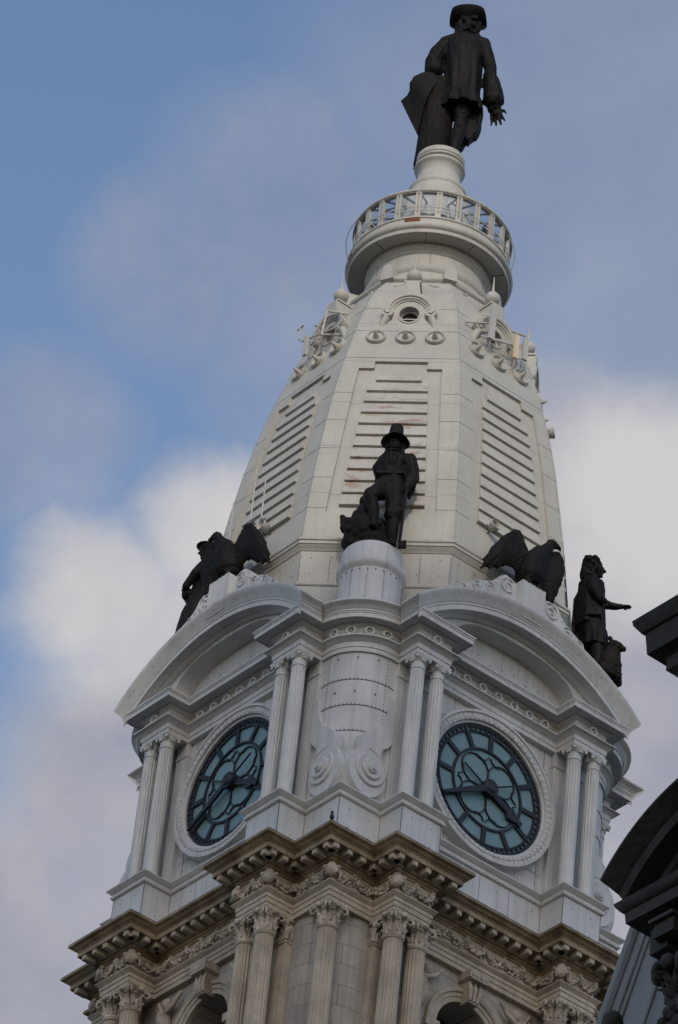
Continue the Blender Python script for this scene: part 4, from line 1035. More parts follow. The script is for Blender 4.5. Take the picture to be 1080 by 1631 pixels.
# front tail of the coat swinging lower on the far side
b.prism([(.9, 5.4), (2.1, 5.6), (2.3, 4.6), (2.25, 3.6), (2.0, 2.8), (1.5, 2.1), (1.15, 2.6), (1.0, 3.4)], .35, 1.15)
b.chain([((2.58, .1, 7.45), .46), ((2.82, .40, 6.4), .66), ((2.90, .50, 5.7), .68)], 12); b.ell((2.88, .5, 5.55), (.72, .70, .16), None, 16, 6); b.ell((2.98, .7, 5.15), (.45, .42, .36), None, 14, 8)
b.chain([((-1.08, .0, 8.6), .58), ((-1.05, .08, 7.85), .62)], 12)
for j in range(4): b.ell((.55+.2*j, -.66, 6.4), (.08, .08, .9))
b.box((.8, -.62, 7.2), (.9, .12, .18))
for z in (4.05, 3.85): b.ell((1.0, .1, z), (.50, .48, .12), None, 14, 6)
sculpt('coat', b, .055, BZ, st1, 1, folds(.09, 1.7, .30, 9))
b = MB(); rnd = random.Random(4)
for i in range(120):
    a = rnd.uniform(R(165), R(375)); rr = rnd.uniform(.55, .74); z = rnd.uniform(10.85, 12.3); b.ell((.86+rr*math.cos(a)*1.05, .28+rr*math.sin(a), z), (rnd.uniform(.10, .15),)*2+(rnd.uniform(.14, .22),), None, 8, 6)
b.ell((.86, .30, 11.65), (.68, .62, .85), None, 16, 12)
sculpt('hair', b, .05, BZ, st1, 1)
b = MB(); rg = []
for i_, (rr, dz) in enumerate(((.60, -.10), (.8, -.02), (1.0, .08), (1.14, .22), (1.17, .32), (1.12, .36), (.98, .26), (.7, .2), (.58, .22), (.54, .36), (.44, .46), (.2, .5))):
    ring_ = []
    for i in range(n):
        a = 2*math.pi*i/n; t = max(0, (rr-.6)/.57); ca_, sa_ = math.cos(a), math.sin(a); sq_ = 1+.16*t*(1-abs(math.cos(2*a))); x, y = rr*ca_*sq_, rr*sa_*sq_
        ring_.append((.82+x*1.04, .30+y*.92, 12.34+dz-.52*t*t*abs(math.cos(a))**6+(.30*t if rr > .6 and i_ < 8 else 0)*max(0, -math.sin(a))))
    rg.append(ring_)
loft(b, rg); b.build('hat', BZ, st1, angle=50)
b = MB()
def bark(r, z, a): return r*(1+.035*math.sin(a*17+z)+.03*noise.noise(Vector((math.cos(a)*4, math.sin(a)*4, z*1.2))))
b.lathe([(1.14, 0), (1.10, .6), (1.06, 1.6), (1.04, 3), (1.06, 4.4), (1.04, 5.6), (1.0, 6.6), (.92, 7.2), (0, 7.25)], 72, (-.66, .75, 0), mod=bark)
b.build('tree_stump', BZ2, st1, angle=60)
b = MB()                                                          # the sheet held over the stump
L_ = [(-1.0, -.2, 7.5), (-1.75, -.3, 7.3), (-2.25, -.3, 6.95), (-2.5, -.2, 6.45), (-2.48, .0, 6.0), (-2.62, .1, 5.65), (-3.0, .2, 5.25)]
L2 = [(-.75, -.35, 6.3), (-1.1, -.42, 5.6), (-1.25, -.4, 5.0), (-1.4, -.25, 4.4), (-1.5, -.05, 3.8), (-1.6, .1, 3.1), (-1.72, .25, 2.4)]
vs = [Vector(p) for p in L_+L2]; k = len(L_)
vs += [v+Vector((.14, .45, .05)) for v in vs]; m2 = 2*k
fs = [(i, i+1, k+i+1, k+i) for i in range(k-1)]+[(m2+i, m2+k+i, m2+k+i+1, m2+i+1) for i in range(k-1)]
fs += [(i, m2+i, m2+i+1, i+1) for i in range(k-1)]+[(k+i, k+i+1, m2+k+i+1, m2+k+i) for i in range(k-1)]+[(0, k, m2+k, m2), (k-1, m2+k-1, m2+2*k-1, 2*k-1)]
b.add(vs, fs); b.build('paper_sheet', BZ, st1, angle=60)

# ---- settler with hat and staff on the front pedestal -----------------------
ZP = 161.6
st2 = empty('statue', (0, -11.3, ZP), 'bronze man in tall hat holding a long handled tool, one foot raised, before the louvres', 'statue')
def face(b, c, r, f, k=1.0):
    """head with brow, eyes, nose, lips, chin and ears; f = facing direction"""
    c = Vector(c); f = Vector(f).normalized(); s = Vector((0, 0, 1)).cross(f).normalized(); u = Vector((0, 0, 1))
    Q = Matrix((s, f, u)).transposed()
    b.ell(c, (r*.78, r*.88, r*1.12), Q, 14, 12); b.ell(c+f*r*.28-u*r*.5, (r*.52, r*.52, r*.5), Q, 12, 10)
    b.ell(c+f*r*.80+u*r*.30, (r*.5, r*.13, r*.10), Q); b.cap(c+f*r*.86+u*r*.2, r*.10, c+f*r*1.06-u*r*.14, r*.15, 8)
    for t in (-1, 1): b.ell(c+f*r*.77+s*t*r*.27+u*r*.10, (r*.12, r*.08, r*.08), Q, 8, 6); b.ell(c+s*t*r*.78-u*r*.02, (r*.08, r*.16, r*.24), Q, 8, 6)
    b.ell(c+f*r*.83-u*r*.40, (r*.22, r*.08, r*.05), Q); b.ell(c+f*r*.80-u*r*.50, (r*.18, r*.08, r*.06), Q); b.ell(c+f*r*.72-u*r*.82, (r*.2, r*.16, r*.16), Q)
b = MB()
b.chain([((1.0, -.6, .1), .24), ((1.0, -.45, .5), .26), ((1.0, -.5, 1.4), .36), ((1.02, -.5, 2.2), .36), ((1.0, -.45, 2.9), .50), ((.88, -.3, 4.2), .60), ((.72, -.1, 5.3), .62)], 12)
b.chain([((1.0, -.6, .12), .22), ((.95, -1.0, .1), .24), ((.92, -1.25, .08), .16)], 10)
b.chain([((.02, -1.0, 1.35), .24), ((-.05, -.85, 1.8), .28), ((-.15, -.95, 2.7), .36), ((-.35, -1.0, 3.55), .42), ((-.25, -.85, 3.9), .48), ((.1, -.4, 4.5), .60), ((.35, -.05, 5.2), .62)], 12)
b.chain([((.02, -1.0, 1.3), .22), ((-.05, -1.5, 1.22), .2)], 10)
b.ell((.48, 0, 5.4), (.80, .62, .6)); b.ell((.50, 0, 6.2), (.82, .6, .8)); b.ell((.62, 0, 6.95), (.90, .6, .65))
b.chain([((.05, .05, 7.15), .32), ((.68, .05, 7.35), .34), ((1.35, .05, 7.2), .34)], 12); b.chain([((.66, .05, 7.3), .3), ((.6, -.05, 7.8), .26)], 12)
face(b, (.58, -.1, 8.12), .50, (-.12, -1, -.05))
b.chain([((.02, .05, 7.1), .34), ((-.32, .2, 6.6), .32), ((-.12, .55, 6.0), .28), ((.1, .6, 5.6), .22)], 12)
b.chain([((1.42, .05, 7.15), .36), ((1.68, 0, 6.5), .34), ((1.75, -.1, 5.9), .33), ((1.66, -.4, 5.2), .27), ((1.56, -.55, 4.75), .2)], 12)
hand_mesh(b, (1.56, -.52, 4.85), (-.1, -.2, -1), (-.6, .5, 0), .72, .1, .75, 1)
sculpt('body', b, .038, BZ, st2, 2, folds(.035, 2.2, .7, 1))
b = MB()
loft(b, [[(.55+(.92-.05*j)*math.cos(2*math.pi*i/24)*(1 if j else 1.0), .05+.68*math.sin(2*math.pi*i/24), 5.55+.42*j) for i in range(24)] for j in range(5)])
b.chain([((1.48, .1, 7.15), .44), ((1.66, .1, 6.4), .46), ((1.74, .1, 5.9), .42)], 12)
b.prism([(1.2, 7.4), (1.7, 7.5), (1.95, 6.9), (2.02, 6.0), (1.9, 5.0), (1.62, 4.5), (1.42, 5.0), (1.35, 6.2)], .1, .4)
b.prism([(.15, 7.2), (-.1, 7.0), (-.45, 6.72), (-.35, 6.2), (-.2, 5.4), (-.35, 4.7), (-.1, 4.6), (.2, 5.6)], .15, .4)
for x in (-.05, .2): b.ell((.55+x, -.62, 6.75), (.10, .1, .55))
b.ell((.6, -.15, 7.5), (.45, .42, .18)); b.box((.5, -.05, 5.72), (1.62, 1.2, .2))
b.ell((1.0, -.45, 2.75), (.62, .58, .55)); b.ell((1.0, -.45, 2.4), (.50, .48, .12)); b.ell((-.3, -.95, 3.75), (.55, .52, .48))
sculpt('jacket', b, .04, BZ, st2, 1, folds(.06, 2.0, .5, 5))
b = MB(); rnd = random.Random(8)
for i in range(60):
    a = rnd.uniform(R(-20), R(200)); z = rnd.uniform(7.35, 8.4); b.ell((.58+.47*math.cos(a), -.05+.42*math.sin(a), z), (.13,)*3, None, 8, 6)
sculpt('hair', b, .04, BZ, st2, 1)
b = MB(); rg = []
for rr, z in ((.46, 8.42), (.62, 8.40), (.80, 8.36), (.84, 8.38), (.80, 8.43), (.62, 8.50), (.48, 8.54), (.46, 8.62), (.47, 8.70), (.44, 8.74), (.40, 9.2), (.36, 9.42), (.26, 9.5), (.05, 9.52)):
    rg.append([(.58+rr*math.cos(2*math.pi*i/n), -.08+rr*math.sin(2*math.pi*i/n), z-(.16*(max(0, rr-.5)/.34)*math.cos(2*math.pi*i/n)**2)) for i in range(n)])
loft(b, rg); b.build('hat', BZ, st2, angle=50)
b = MB(); b.tube([(1.58, -.62, 5.05), (1.56, -.9, 2.5), (1.56, -1.35, .3), (1.58, -1.42, -.25)], .085, 10); b.box((1.72, -1.42, -.12), (.42, .2, .38)); b.prism([(1.55, .1), (1.95, .18), (2.0, -.3), (1.55, -.22)], -1.5, -1.36)
b.build('long_handled_tool', BZ, st2)
b = MB(); rnd = random.Random(2)
b.ell((-.72, -.15, 3.85), (.40, .42, .46)); b.ell((-.7, -.2, 2.9), (.55, .6, .75)); b.ell((-.6, -.3, 1.7), (1.0, .85, 1.1)); b.ell((-1.1, -.3, .8), (.75, .8, .85)); b.ell((0, -.6, .6), (.95, .9, .62)); b.ell((.2, .2, 1.5), (.6, .6, 1.5))
b.chain([((-1.0, -.4, 2.4), .30), ((-1.45, -.6, 2.0), .28), ((-1.85, -.5, 2.35), .20), ((-1.95, -.5, 2.5), .14)], 10)
b.chain([((-.9, -.2, 2.7), .3), ((-1.25, -.3, 2.75), .2), ((-1.3, -.3, 3.0), .1)], 8); b.chain([((-1.2, -.5, 1.2), .4), ((-1.7, -.6, 1.6), .3), ((-1.9, -.5, 2.1), .15)], 8)
b.box((0, -.5, .12), (2.7, 1.9, .3))
for i in range(16): b.ell((rnd.uniform(-1.5, .3), rnd.uniform(-1.1, -.2), rnd.uniform(.3, 2.2)), (rnd.uniform(.15, .32),)*3, None, 8, 6)
sculpt('rocky_bundle', b, .05, BZ2, st2, 1, folds(.06, 2.5, 1.2, 8))

# ---- robed woman pointing outwards, on the right pedestal, with a seated dog -------
st3 = empty('statue', (11.3, 0, ZP), 'bronze robed woman in profile pointing to the right, an animal sitting at her feet', 'statue'); st3.scale = (1.1, 1.15, 1.0)
b = MB()
b.chain([((.55, -.25, .1), .26), ((.6, -.25, .6), .28), ((.75, -.25, 1.7), .36), ((.6, -.2, 3.2), .5)], 12); b.chain([((.15, .3, .1), .26), ((.2, .3, .8), .3), ((.3, .25, 2.0), .4)], 12)
b.chain([((.55, -.25, .1), .22), ((1.0, -.3, .1), .2)], 8)
b.ell((.2, 0, 4.3), (.75, .8, 1.3)); b.ell((.15, 0, 5.5), (.66, .74, .9)); b.ell((.15, 0, 6.5), (.68, .85, .75)); b.chain([((.1, -.6, 6.8), .3), ((.1, .6, 6.8), .3)], 10); b.chain([((.12, 0, 6.8), .3), ((.2, 0, 7.6), .26)], 10)
face(b, (.25, -.05, 8.0), .52, (1, -.15, 0))
b.chain([((.2, -.72, 6.75), .32), ((.35, -.95, 5.9), .3), ((.7, -.8, 5.3), .26), ((.9, -.55, 5.35), .2)], 12)
b.chain([((.2, .7, 6.75), .32), ((.9, .75, 6.25), .27), ((1.45, .7, 6.1), .2), ((1.75, .7, 6.1), .15)], 12)
hand_mesh(b, (1.72, .7, 6.1), (1, 0, .0), (0, 0, -1), .6, .12, .3, 1); hand_mesh(b, (.9, -.55, 5.35), (.3, .9, .2), (0, 0, 1), .5, .1, .5, 1)
sculpt('body', b, .045, BZ, st3, 2, folds(.03, 2, .6, 4))
b = MB(); m_ = 30
def rg_(cx, rx, ry, z, amp, mm=8, ph=0): return [(cx+(rx+amp*math.cos(mm*2*math.pi*i/m_+ph))*math.cos(2*math.pi*i/m_), (ry+amp*math.cos(mm*2*math.pi*i/m_+ph))*math.sin(2*math.pi*i/m_), z) for i in range(m_)]
loft(b, [rg_(.55, .66, .8, 2.35, .07), rg_(.5, .72, .85, 3.2, .05), rg_(.4, .72, .85, 3.7, .03), rg_(.35, .62, .8, 3.75, 0)])
loft(b, [rg_(.22, .80, .9, 3.75, .06, 7), rg_(.16, .82, .88, 4.8, .03, 7), rg_(.12, .78, .82, 5.7, .02, 7), rg_(.12, .74, .85, 6.3, 0), rg_(.12, .72, .88, 6.9, 0), rg_(.12, .5, .6, 7.25, 0)])
b.prism([(-.45, 7.1), (-.85, 6.0), (-.82, 4.0), (-.75, 2.2), (-.2, 1.4), (.1, 2.2), (0, 5)], .0, .8)
b.box((.35, -.8, 4.65), (.9, .35, .22)); b.box((.4, -.78, 4.3), (.95, .5, .55))
sculpt('robe', b, .05, BZ, st3, 1, folds(.10, 1.8, .35, 12))
b = MB(); rnd = random.Random(5)
for i in range(70):
    a = rnd.uniform(R(60), R(300)); z = rnd.uniform(7.2, 8.75); rr = .5; b.ell((.14+rr*math.cos(a), -.02+rr*math.sin(a), z), (.15,)*3, None, 8, 6)
b.ell((.1, 0, 8.45), (.55, .55, .45)); b.ell((-.12, 0, 7.8), (.45, .55, .75))
sculpt('hair', b, .045, BZ, st3, 1)
b = MB()
b.chain([((1.25, -.1, .5), .62), ((1.35, -.1, 1.3), .58), ((1.42, -.1, 2.0), .48)], 12); b.ell((1.55, -.12, 2.45), (.46, .40, .40)); b.chain([((1.75, -.15, 2.4), .28), ((2.05, -.18, 2.3), .17)], 10)
for s in (-1, 1): b.ell((1.35, -.1+s*.27, 2.85), (.14, .09, .16)); b.chain([((1.75, -.1+s*.28, 1.4), .24), ((1.85, -.1+s*.28, .6), .19), ((1.9, -.1+s*.28, .1), .2)], 10); b.chain([((1.15, -.1+s*.5, .5), .35), ((1.5, -.1+s*.52, .15), .22)], 10)
b.ell((.4, 0, .15), (1.35, 1.1, .3))
sculpt('seated_animal', b, .05, BZ2, st3, 1, folds(.05, 4, 3, 2))

# ---- figure on the left pedestal, mostly behind the pediment and eagle --------
st4 = empty('statue', (-11.3, 0, ZP), 'dark bronze robed statue half hidden behind the left pediment, in outline against the cloud', 'statue')
b = MB()
b.chain([((-.5, -.2, .1), .26), ((-.55, -.2, .7), .3), ((-.5, -.1, 2.5), .42)], 12); b.chain([((0, .3, .1), .26), ((0, .3, .7), .3), ((-.1, .2, 2.5), .42)], 12)
b.ell((-.1, 0, 4.4), (.7, .8, 1.4)); b.ell((-.05, 0, 5.8), (.66, .75, 1.0)); b.ell((0, 0, 7.1), (.66, .9, .85)); b.chain([((0, -.65, 7.5), .32), ((0, .65, 7.5), .32)], 10); b.chain([((-.02, 0, 7.5), .3), ((-.1, 0, 8.4), .26)], 10)
face(b, (-.15, 0, 8.75), .52, (-1, -.1, 0))
b.chain([((-.05, -.75, 7.4), .34), ((-.55, -.95, 6.5), .3), ((-1.05, -.7, 5.75), .25), ((-1.15, -.5, 5.7), .2)], 12); b.chain([((-.05, .75, 7.4), .34), ((-.5, .9, 6.5), .3), ((-.95, .6, 5.9), .25)], 12)
hand_mesh(b, (-1.1, -.5, 5.7), (-.5, .8, 0), (0, 0, 1), .5); hand_mesh(b, (-.95, .6, 5.9), (-.5, -.8, 0), (0, 0, 1), .5)
sculpt('body', b, .05, BZ, st4, 2, folds(.03, 2, .6, 4))
b = MB()
loft(b, [rg_(-.55, 1.0, 1.1, .25, .10), rg_(-.5, .95, 1.05, 2.5, .07), rg_(-.35, .88, 1.0, 4.2, .05), rg_(-.1, .72, .85, 5.7, .02), rg_(-.02, .7, .88, 7.2, 0), rg_(-.02, .5, .6, 7.8, 0)])
b.ell((-1.0, -.1, 5.5), (.34, .5, .42))
b.prism([(.2, 7.8), (.75, 6.0), (.8, 3.0), (.5, .3), (0, .3), (-.2, 5)], -.1, .7)
sculpt('robe', b, .05, BZ, st4, 1, folds(.10, 1.8, .35, 2))
b = MB(); b.ell((-.1, 0, 9.05), (.56, .56, .45)); b.ell((.2, 0, 8.7), (.42, .5, .6)); b.ell((-.3, 0, 9.2), (.62, .62, .12)); sculpt('bonnet', b, .05, BZ, st4, 1)

# ---- eagles on the pediment blocks ------------------------------------------
def feather_disp(co, n):
    return .035*(abs(math.sin(co.z*9+2.5*math.sin(co.x*7)))-.5)+.02*noise.noise(co*8)
def eagle(face_rot, m, label):
    """m=+1: raised wing to the viewer's left (right clock); mirrored for the other"""
    a = face_rot; ca, sa = math.cos(a), math.sin(a); n_ = 11.95
    root = empty('eagle', (n_*sa, -n_*ca, 161.68), label, 'eagle statue', None, a); root.scale = (.88, .88, .92)
    f = lambda x, y, z: (m*x, y, z)
    b = MB()
    b.chain([(f(.2, .1, .5), .6), (f(.2, -.02, 1.3), .98), (f(.35, -.08, 2.2), .92), (f(.75, -.18, 3.05), .66), (f(1.12, -.3, 3.6), .44), (f(1.34, -.36, 4.0), .34)], 14)
    b.ell(f(1.46, -.42, 4.2), (.40, .36, .32)); b.chain([(f(1.7, -.5, 4.22), .22), (f(2.02, -.55, 4.16), .13), (f(2.14, -.55, 3.98), .06)], 8)
    for s in (-1, 1):
        b.chain([(f(.25+s*.42, -.2, 1.0), .42), (f(.25+s*.45, -.35, .45), .24), (f(.25+s*.45, -.4, .12), .17)], 10)
        for t in (-.3, 0, .3): b.chain([(f(.25+s*.45, -.4, .1), .12), (f(.25+s*.45+t, -.75, .08), .09), (f(.25+s*.45+t*1.2, -.88, .0), .04)], 8)
    b.chain([(f(.2, .45, .9), .4), (f(.1, .9, .2), .32), (f(.0, 1.1, -.5), .15)], 10)
    sculpt('body', b, .05, BZ, root, 1, feather_disp)
    def wing(spine, tips, th=.16):
        """feathers fan from the leading edge 'spine' to 'tips'"""
        w_ = MB(); k = 3*len(tips)-2
        for i in range(k):
            t = i/(k-1); fi = t*(len(spine)-1); j = min(int(fi), len(spine)-2); u = fi-j
            ft = t*(len(tips)-1); jt = min(int(ft), len(tips)-2); ut = ft-jt
            p0 = Vector(f(*spine[j])).lerp(Vector(f(*spine[j+1])), u); p1 = Vector(f(*tips[jt])).lerp(Vector(f(*tips[jt+1])), ut)
            if i % 3: p1 = p1.lerp(p0, .05)
            mid = p0.lerp(p1, .55)+Vector((0, -.12, 0))
            w_.tube([p0, p0.lerp(p1, .3)+Vector((0, -.08, 0)), mid, p0.lerp(p1, .86), p1], [.22, .26, .25, .20, .10], 8, .42)
        pts = [Vector(f(*p)) for p in spine]; w_.tube(pts, [.36]+[.30]*(len(pts)-2)+[.2], 10)
        sculpt('wing', w_, .05, BZ, root, 1, feather_disp)
    wing([(-.1, .1, 2.5), (-.35, .2, 3.1), (-.65, .3, 3.8), (-.85, .35, 4.2), (-1.15, .4, 4.2)],
         [(-.4, .2, .8), (-.65, .25, 1.1), (-.9, .3, 1.35), (-1.3, .35, 1.4), (-1.75, .4, 1.2), (-2.2, .45, .8), (-2.8, .5, .45), (-3.45, .55, .2), (-3.3, .55, .95), (-2.75, .55, 2.1), (-2.1, .5, 3.1)])
    wing([(.8, .0, 2.6), (1.25, -.1, 3.1), (1.7, -.2, 3.55), (2.1, -.3, 3.75), (2.4, -.4, 3.4)],
         [(.9, .0, .9), (1.15, -.1, .6), (1.4, -.2, .2), (1.6, -.3, -.1), (1.75, -.35, -.3), (1.95, -.4, -.1), (2.15, -.45, .5), (2.35, -.5, 1.4)])
    return root
eagle(R(45), 1, 'dark bronze eagle with raised wings above the right clock')
eagle(R(-45), -1, 'dark bronze eagle with raised wings above the left clock, its head turned left')

# ================================================================== SMALL THINGS ON THE TOWER
def seg_(b, p, q, r=.05): b.tube([p, q], r, 8)
def fframe(deg, x, z, d):
    a = R(deg); p = Vector(fp(x, z, d)); m = Matrix.Rotation(a, 3, 'Z'); return m @ p
# panel antennas bolted in front of the left and right oculus windows
def antenna(deg, label, panels, bars):
    a = R(deg); base = Matrix.Rotation(a, 3, 'Z') @ Vector((1.1 if deg < 0 else -1.1, -7.3, 182.0))
    root = empty('antenna_array', base, label, 'antenna', None, a)
    b = MB()
    for p, q in bars: seg_(b, p, q, .065)
    b.build('mounting_frame', ANT, root)
    for (x, y, z, h, w2, m2) in panels:
        b = MB(); b.box((x, y, z), (w2, .16, h)); b.box((x, y+.12, z+h*.3), (.08, .2, .08)); b.box((x, y+.12, z-h*.3), (.08, .2, .08)); b.tube([(x, y+.05, z-h/2), (x+.03, y+.1, z-h/2-.45), (x, y+.5, z-h/2-.8)], .025, 6)
        b.build('antenna_panel', m2, root)
    return root
antenna(-45, 'panel antenna on a white strut frame at the left round window', [(-1.9, -.8, .2, 1.5, .30, ANT)],
        [((-1.5, .2, 1.9), (-1.5, -.6, 1.7)), ((.55, .3, 1.9), (-.55, -.5, 2.35)), ((-.55, -.5, 2.35), (-.55, -.7, .3)), ((-2.5, -.7, .95), (.6, -.4, .5)), ((-2.5, -.9, .95), (-2.5, -.9, 2.0)), ((-2.75, -.9, 1.85), (-2.2, -.9, 1.95)), ((-.55, -.7, .35), (.4, .4, .5)), ((-.55, -.5, 2.35), (-1.5, -.6, .8))])
antenna(45, 'pair of cream panel antennas at the right round window', [(.20, -.55, 1.2, 2.2, .42, ANT), (2.0, -.75, .5, 1.8, .34, ANTC), (2.75, -.7, .8, 1.7, .34, ANT)],
        [((-.3, -.2, .3), (2.4, -.6, .9)), ((-.3, -.3, .15), (2.4, -.7, .75)), ((-1.2, .3, 1.1), (.4, -.3, 1.6)), ((1.7, -.6, 1.6), (2.8, -.6, 1.9)), ((2.0, -.65, -.3), (2.75, -.6, .1))])
# whip antennas on the left louvre, floodlights
for i, (x, z0, h) in enumerate(((-.95, 167.5, 3.9), (.15, 167.0, 3.4), (-2.75, 166.8, 3.1))):
    p = fframe(-45, x, z0, .5); q = p+Vector((0, 0, h)); root = empty('whip_antenna', p, ['tallest white whip antenna on the left louvres', 'white whip antenna just right of the tallest one on the left louvres', 'white whip antenna at the left edge of the left louvres'][i], 'antenna', 'whip antennas on the left louvres', R(-45))
    b = MB(); b.tube([(0, 0, 0), (0, -.03, h)], [.055, .035], 8); b.build('rod', ANT, root)
    b = MB(); b.box((0, .1, .1), (.14, .3, .18)); b.tube([(0, .05, .1), (0, .6, .1)], .05, 6); b.tube([(-.3, .1, .1), (.3, .1, .1)], .05, 6); b.build('bracket', STEEL, root)
def flood(deg, x, z, label):
    p = fframe(deg, x, z, .55); root = empty('floodlight', p, label, 'floodlight', 'floodlights on the dome', R(deg))
    Q = Matrix.Rotation(R(78), 3, 'X')
    b = MB(); b.lathe([(.10, -.30), (.22, -.22), (.34, .15), (.36, .30), (.33, .32), (.30, .25), (.2, -.1), (0, -.15)], 24, mat=Q); b.build('lamp_housing', PCN, root, angle=40)
    b = MB(); b.tube([(0, .1, -.1), (0, .5, -.25), (0, .7, -.2)], .06, 8); b.tube([(-.38, 0, 0), (-.3, .3, -.15), (.3, .3, -.15), (.38, 0, 0)], .035, 6); b.build('yoke', STEEL, root)
flood(-45, .75, 166.1, 'round white floodlight below the left louvres, near the eagle wing'); flood(45, -1.65, 166.05, 'round white floodlight below the right louvres'); flood(90, -.3, 179.6, 'small floodlight in profile on the far right edge of the dome')
# pigeon on the corner of the stone cornice
pg = empty('pigeon', (0, -16.35, 140.32), 'small grey pigeon perched on the front corner of the stone cornice', 'bird')
b = MB(); b.ell((0, 0, .26), (.13, .22, .15), Matrix.Rotation(R(25), 3, 'X')); b.ell((.02, -.14, .46), (.08, .09, .09)); b.chain([((0, -.1, .36), .09), ((.01, -.14, .44), .07)], 8); b.chain([((.02, -.2, .45), .035), ((.03, -.27, .43), .012)], 6); b.chain([((0, .18, .2), .08), ((0, .42, .1), .05)], 8)
for s in (-1, 1): b.chain([((s*.05, 0, .16), .03), ((s*.05, -.02, .02), .02)], 6)
sculpt('body', b, .02, FEA, pg, 1)
# visitors behind the glass
def visitor(ang_deg, coat, label, lean=0):
    a = R(ang_deg); r_ = 4.1; root = empty('person', (r_*math.sin(a), -r_*math.cos(a), 192.96), label, 'person', 'visitors on the gallery', a)
    b = MB()
    for s in (-1, 1): b.chain([((s*.1, 0, .06), .06), ((s*.1, .02, .48), .065), ((s*.1, 0, .92), .09)], 8); b.chain([((s*.1, 0, .05), .05), ((s*.1, -.16, .04), .045)], 8)
    b.ell((0, 0, 1.0), (.19, .13, .16)); b.ell((0, 0, 1.25), (.2, .13, .25)); b.chain([((-.18, 0, 1.42), .07), ((.18, 0, 1.42), .07)], 8); b.chain([((0, 0, 1.42), .06), ((0, -.01, 1.54), .055)], 8)
    face(b, (0, -.02, 1.64), .115, (0, -1, 0))
    for s in (-1, 1):
        b.chain([((s*.21, 0, 1.4), .06), ((s*.26, -.05, 1.12), .05), ((s*.2, -.26, 1.0+lean), .04)], 8); hand_mesh(b, (s*.2, -.26, 1.0+lean), (0, -1, -.1), (0, 0, -1), .17, .1, .4, -s)
    sculpt('body', b, .016, SKIN, root, 1)
    b = MB(); b.ell((0, 0, 1.0), (.215, .155, .2)); b.ell((0, 0, 1.25), (.225, .155, .24)); b.chain([((-.18, 0, 1.42), .085), ((.18, 0, 1.42), .085)], 8)
    for s in (-1, 1): b.chain([((s*.21, 0, 1.4), .08), ((s*.26, -.05, 1.12), .068), ((s*.21, -.22, 1.02+lean), .056)], 8)
    sculpt('jacket', b, .018, coat, root, 1)
    b = MB()
    for s in (-1, 1): b.chain([((s*.1, .0, .12), .075), ((s*.1, .02, .48), .08), ((s*.1, 0, .95), .105)], 8)
    sculpt('trousers', b, .018, CLO2, root, 1)
    b = MB(); b.ell((0, .02, 1.69), (.115, .125, .11)); b.ell((0, .07, 1.62), (.1, .09, .12)); sculpt('hair', b, .016, CLO2, root, 1)
visitor(-62, CLO1, 'visitor in a blue jacket at the left end of the glazed gallery'); visitor(-47, CLO2, 'visitor in a dark coat on the left side of the glazed gallery', .1); visitor(58, CLO2, 'visitor in a dark coat on the right side of the glazed gallery')

# ================================================================== DARK BUILDING AT THE RIGHT
bld = empty('stone_building', (*PQ(124, 80), 0), 'dark stone building edge with a curved dormer pediment, cut off at the right', 'building')
# built in (p, n=q, z) : local x = p-124 (to the viewer's right along the left-clock direction), y = -(q-80)
def bpart(b, name, m, parent=bld, angle=35): return b.build(name, m, parent, angle=angle)
bld.rotation_euler = (0, 0, R(-45))
X = lambda p: p-124
Y = lambda q: -(q-80)
# dormer: pediment arc about p=121.5, front lip q=85
CXp, RCp, ZCp = X(121.55), 3.86, 53.93-3.86
def darc(prof, hw):
    b = MB(); k = len(prof); n = 40; vs = []
    for i in range(n+1):
        t = -1+2*i/n
        for dr_, q in prof:
            rr = RCp+dr_; th = math.asin(min(.999, (hw+dr_*.6)/rr)); a = t*th; vs.append((CXp+rr*math.sin(a), Y(q), ZCp+rr*math.cos(a)))
    fs = [(i*k+j, (i+1)*k+j, (i+1)*k+j+1, i*k+j+1) for i in range(n) for j in range(k-1)]+[tuple(reversed(range(k))), tuple(n*k+j for j in range(k))]
    return b.add(vs, fs)
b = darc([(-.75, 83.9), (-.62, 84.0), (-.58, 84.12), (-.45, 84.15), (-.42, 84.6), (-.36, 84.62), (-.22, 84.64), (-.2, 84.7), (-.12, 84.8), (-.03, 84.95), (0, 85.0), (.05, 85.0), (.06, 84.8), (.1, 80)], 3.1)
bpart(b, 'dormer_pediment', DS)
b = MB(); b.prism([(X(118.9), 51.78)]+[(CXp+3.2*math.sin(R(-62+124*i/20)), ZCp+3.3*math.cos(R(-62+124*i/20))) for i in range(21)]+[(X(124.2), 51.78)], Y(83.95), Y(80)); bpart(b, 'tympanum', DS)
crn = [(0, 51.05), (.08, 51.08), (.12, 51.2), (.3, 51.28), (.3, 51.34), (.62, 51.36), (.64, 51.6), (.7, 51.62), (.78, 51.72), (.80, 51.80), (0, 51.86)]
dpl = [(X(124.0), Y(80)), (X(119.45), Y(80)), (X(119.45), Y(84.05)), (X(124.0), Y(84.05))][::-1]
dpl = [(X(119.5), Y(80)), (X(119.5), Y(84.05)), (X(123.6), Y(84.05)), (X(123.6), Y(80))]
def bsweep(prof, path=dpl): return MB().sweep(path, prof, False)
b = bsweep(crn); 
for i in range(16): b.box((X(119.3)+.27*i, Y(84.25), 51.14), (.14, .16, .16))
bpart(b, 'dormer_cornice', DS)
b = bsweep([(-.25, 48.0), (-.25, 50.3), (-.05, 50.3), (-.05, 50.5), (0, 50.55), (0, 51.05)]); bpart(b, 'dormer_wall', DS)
b = bsweep([(-.2, 50.28), (.02, 50.3), (.06, 50.42), (.12, 50.46), (.12, 50.56), (-.1, 50.6)]); bpart(b, 'dormer_architrave', DS)
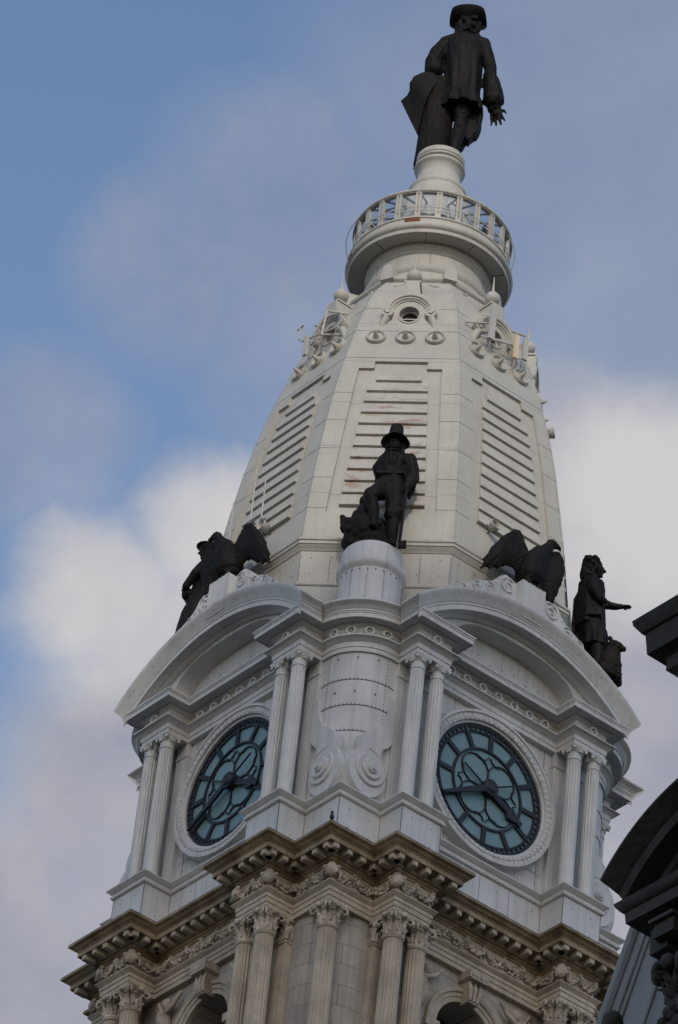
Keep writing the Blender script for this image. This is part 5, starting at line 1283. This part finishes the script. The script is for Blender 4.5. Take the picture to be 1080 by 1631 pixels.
for px_ in (119.95, 123.2):
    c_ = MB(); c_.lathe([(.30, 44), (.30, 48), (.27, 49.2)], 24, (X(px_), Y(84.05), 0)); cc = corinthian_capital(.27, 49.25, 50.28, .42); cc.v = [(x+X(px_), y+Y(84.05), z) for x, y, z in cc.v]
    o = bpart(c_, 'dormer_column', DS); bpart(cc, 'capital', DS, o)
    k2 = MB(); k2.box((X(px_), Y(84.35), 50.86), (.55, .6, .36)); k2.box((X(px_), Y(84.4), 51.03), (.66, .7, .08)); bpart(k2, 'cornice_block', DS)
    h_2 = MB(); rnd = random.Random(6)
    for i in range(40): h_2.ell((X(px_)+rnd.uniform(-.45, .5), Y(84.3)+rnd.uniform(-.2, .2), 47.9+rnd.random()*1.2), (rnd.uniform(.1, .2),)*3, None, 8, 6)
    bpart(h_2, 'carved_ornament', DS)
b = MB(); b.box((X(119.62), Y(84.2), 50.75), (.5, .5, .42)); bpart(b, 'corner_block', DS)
# mansard roof behind the dormer
def bpq(p, q, z): return (X(p), Y(q), z)
b = MB()
lo_, hi_ = (114.15, 83.44, 44.0), (116.60, 82.0, 54.7)
b.add([bpq(*lo_), bpq(140, 83.44, 44), bpq(140, 82.0, 54.7), bpq(*hi_), bpq(114.15, 55, 44), bpq(116.6, 58, 54.7), bpq(140, 55, 44), bpq(140, 58, 54.7)],
      [(0, 1, 2, 3), (4, 0, 3, 5), (3, 2, 7, 5), (6, 4, 5, 7), (1, 6, 7, 2)])
for t in (0, ): b.tube([bpq(*lo_), bpq(*hi_)], .14, 10)
for dx in (.42, .62, 1.5, 2.4, 3.3): b.tube([bpq(lo_[0]+dx, 83.46, 44), bpq(hi_[0]+dx*.95, 82.02, 54.7)], .045, 6)
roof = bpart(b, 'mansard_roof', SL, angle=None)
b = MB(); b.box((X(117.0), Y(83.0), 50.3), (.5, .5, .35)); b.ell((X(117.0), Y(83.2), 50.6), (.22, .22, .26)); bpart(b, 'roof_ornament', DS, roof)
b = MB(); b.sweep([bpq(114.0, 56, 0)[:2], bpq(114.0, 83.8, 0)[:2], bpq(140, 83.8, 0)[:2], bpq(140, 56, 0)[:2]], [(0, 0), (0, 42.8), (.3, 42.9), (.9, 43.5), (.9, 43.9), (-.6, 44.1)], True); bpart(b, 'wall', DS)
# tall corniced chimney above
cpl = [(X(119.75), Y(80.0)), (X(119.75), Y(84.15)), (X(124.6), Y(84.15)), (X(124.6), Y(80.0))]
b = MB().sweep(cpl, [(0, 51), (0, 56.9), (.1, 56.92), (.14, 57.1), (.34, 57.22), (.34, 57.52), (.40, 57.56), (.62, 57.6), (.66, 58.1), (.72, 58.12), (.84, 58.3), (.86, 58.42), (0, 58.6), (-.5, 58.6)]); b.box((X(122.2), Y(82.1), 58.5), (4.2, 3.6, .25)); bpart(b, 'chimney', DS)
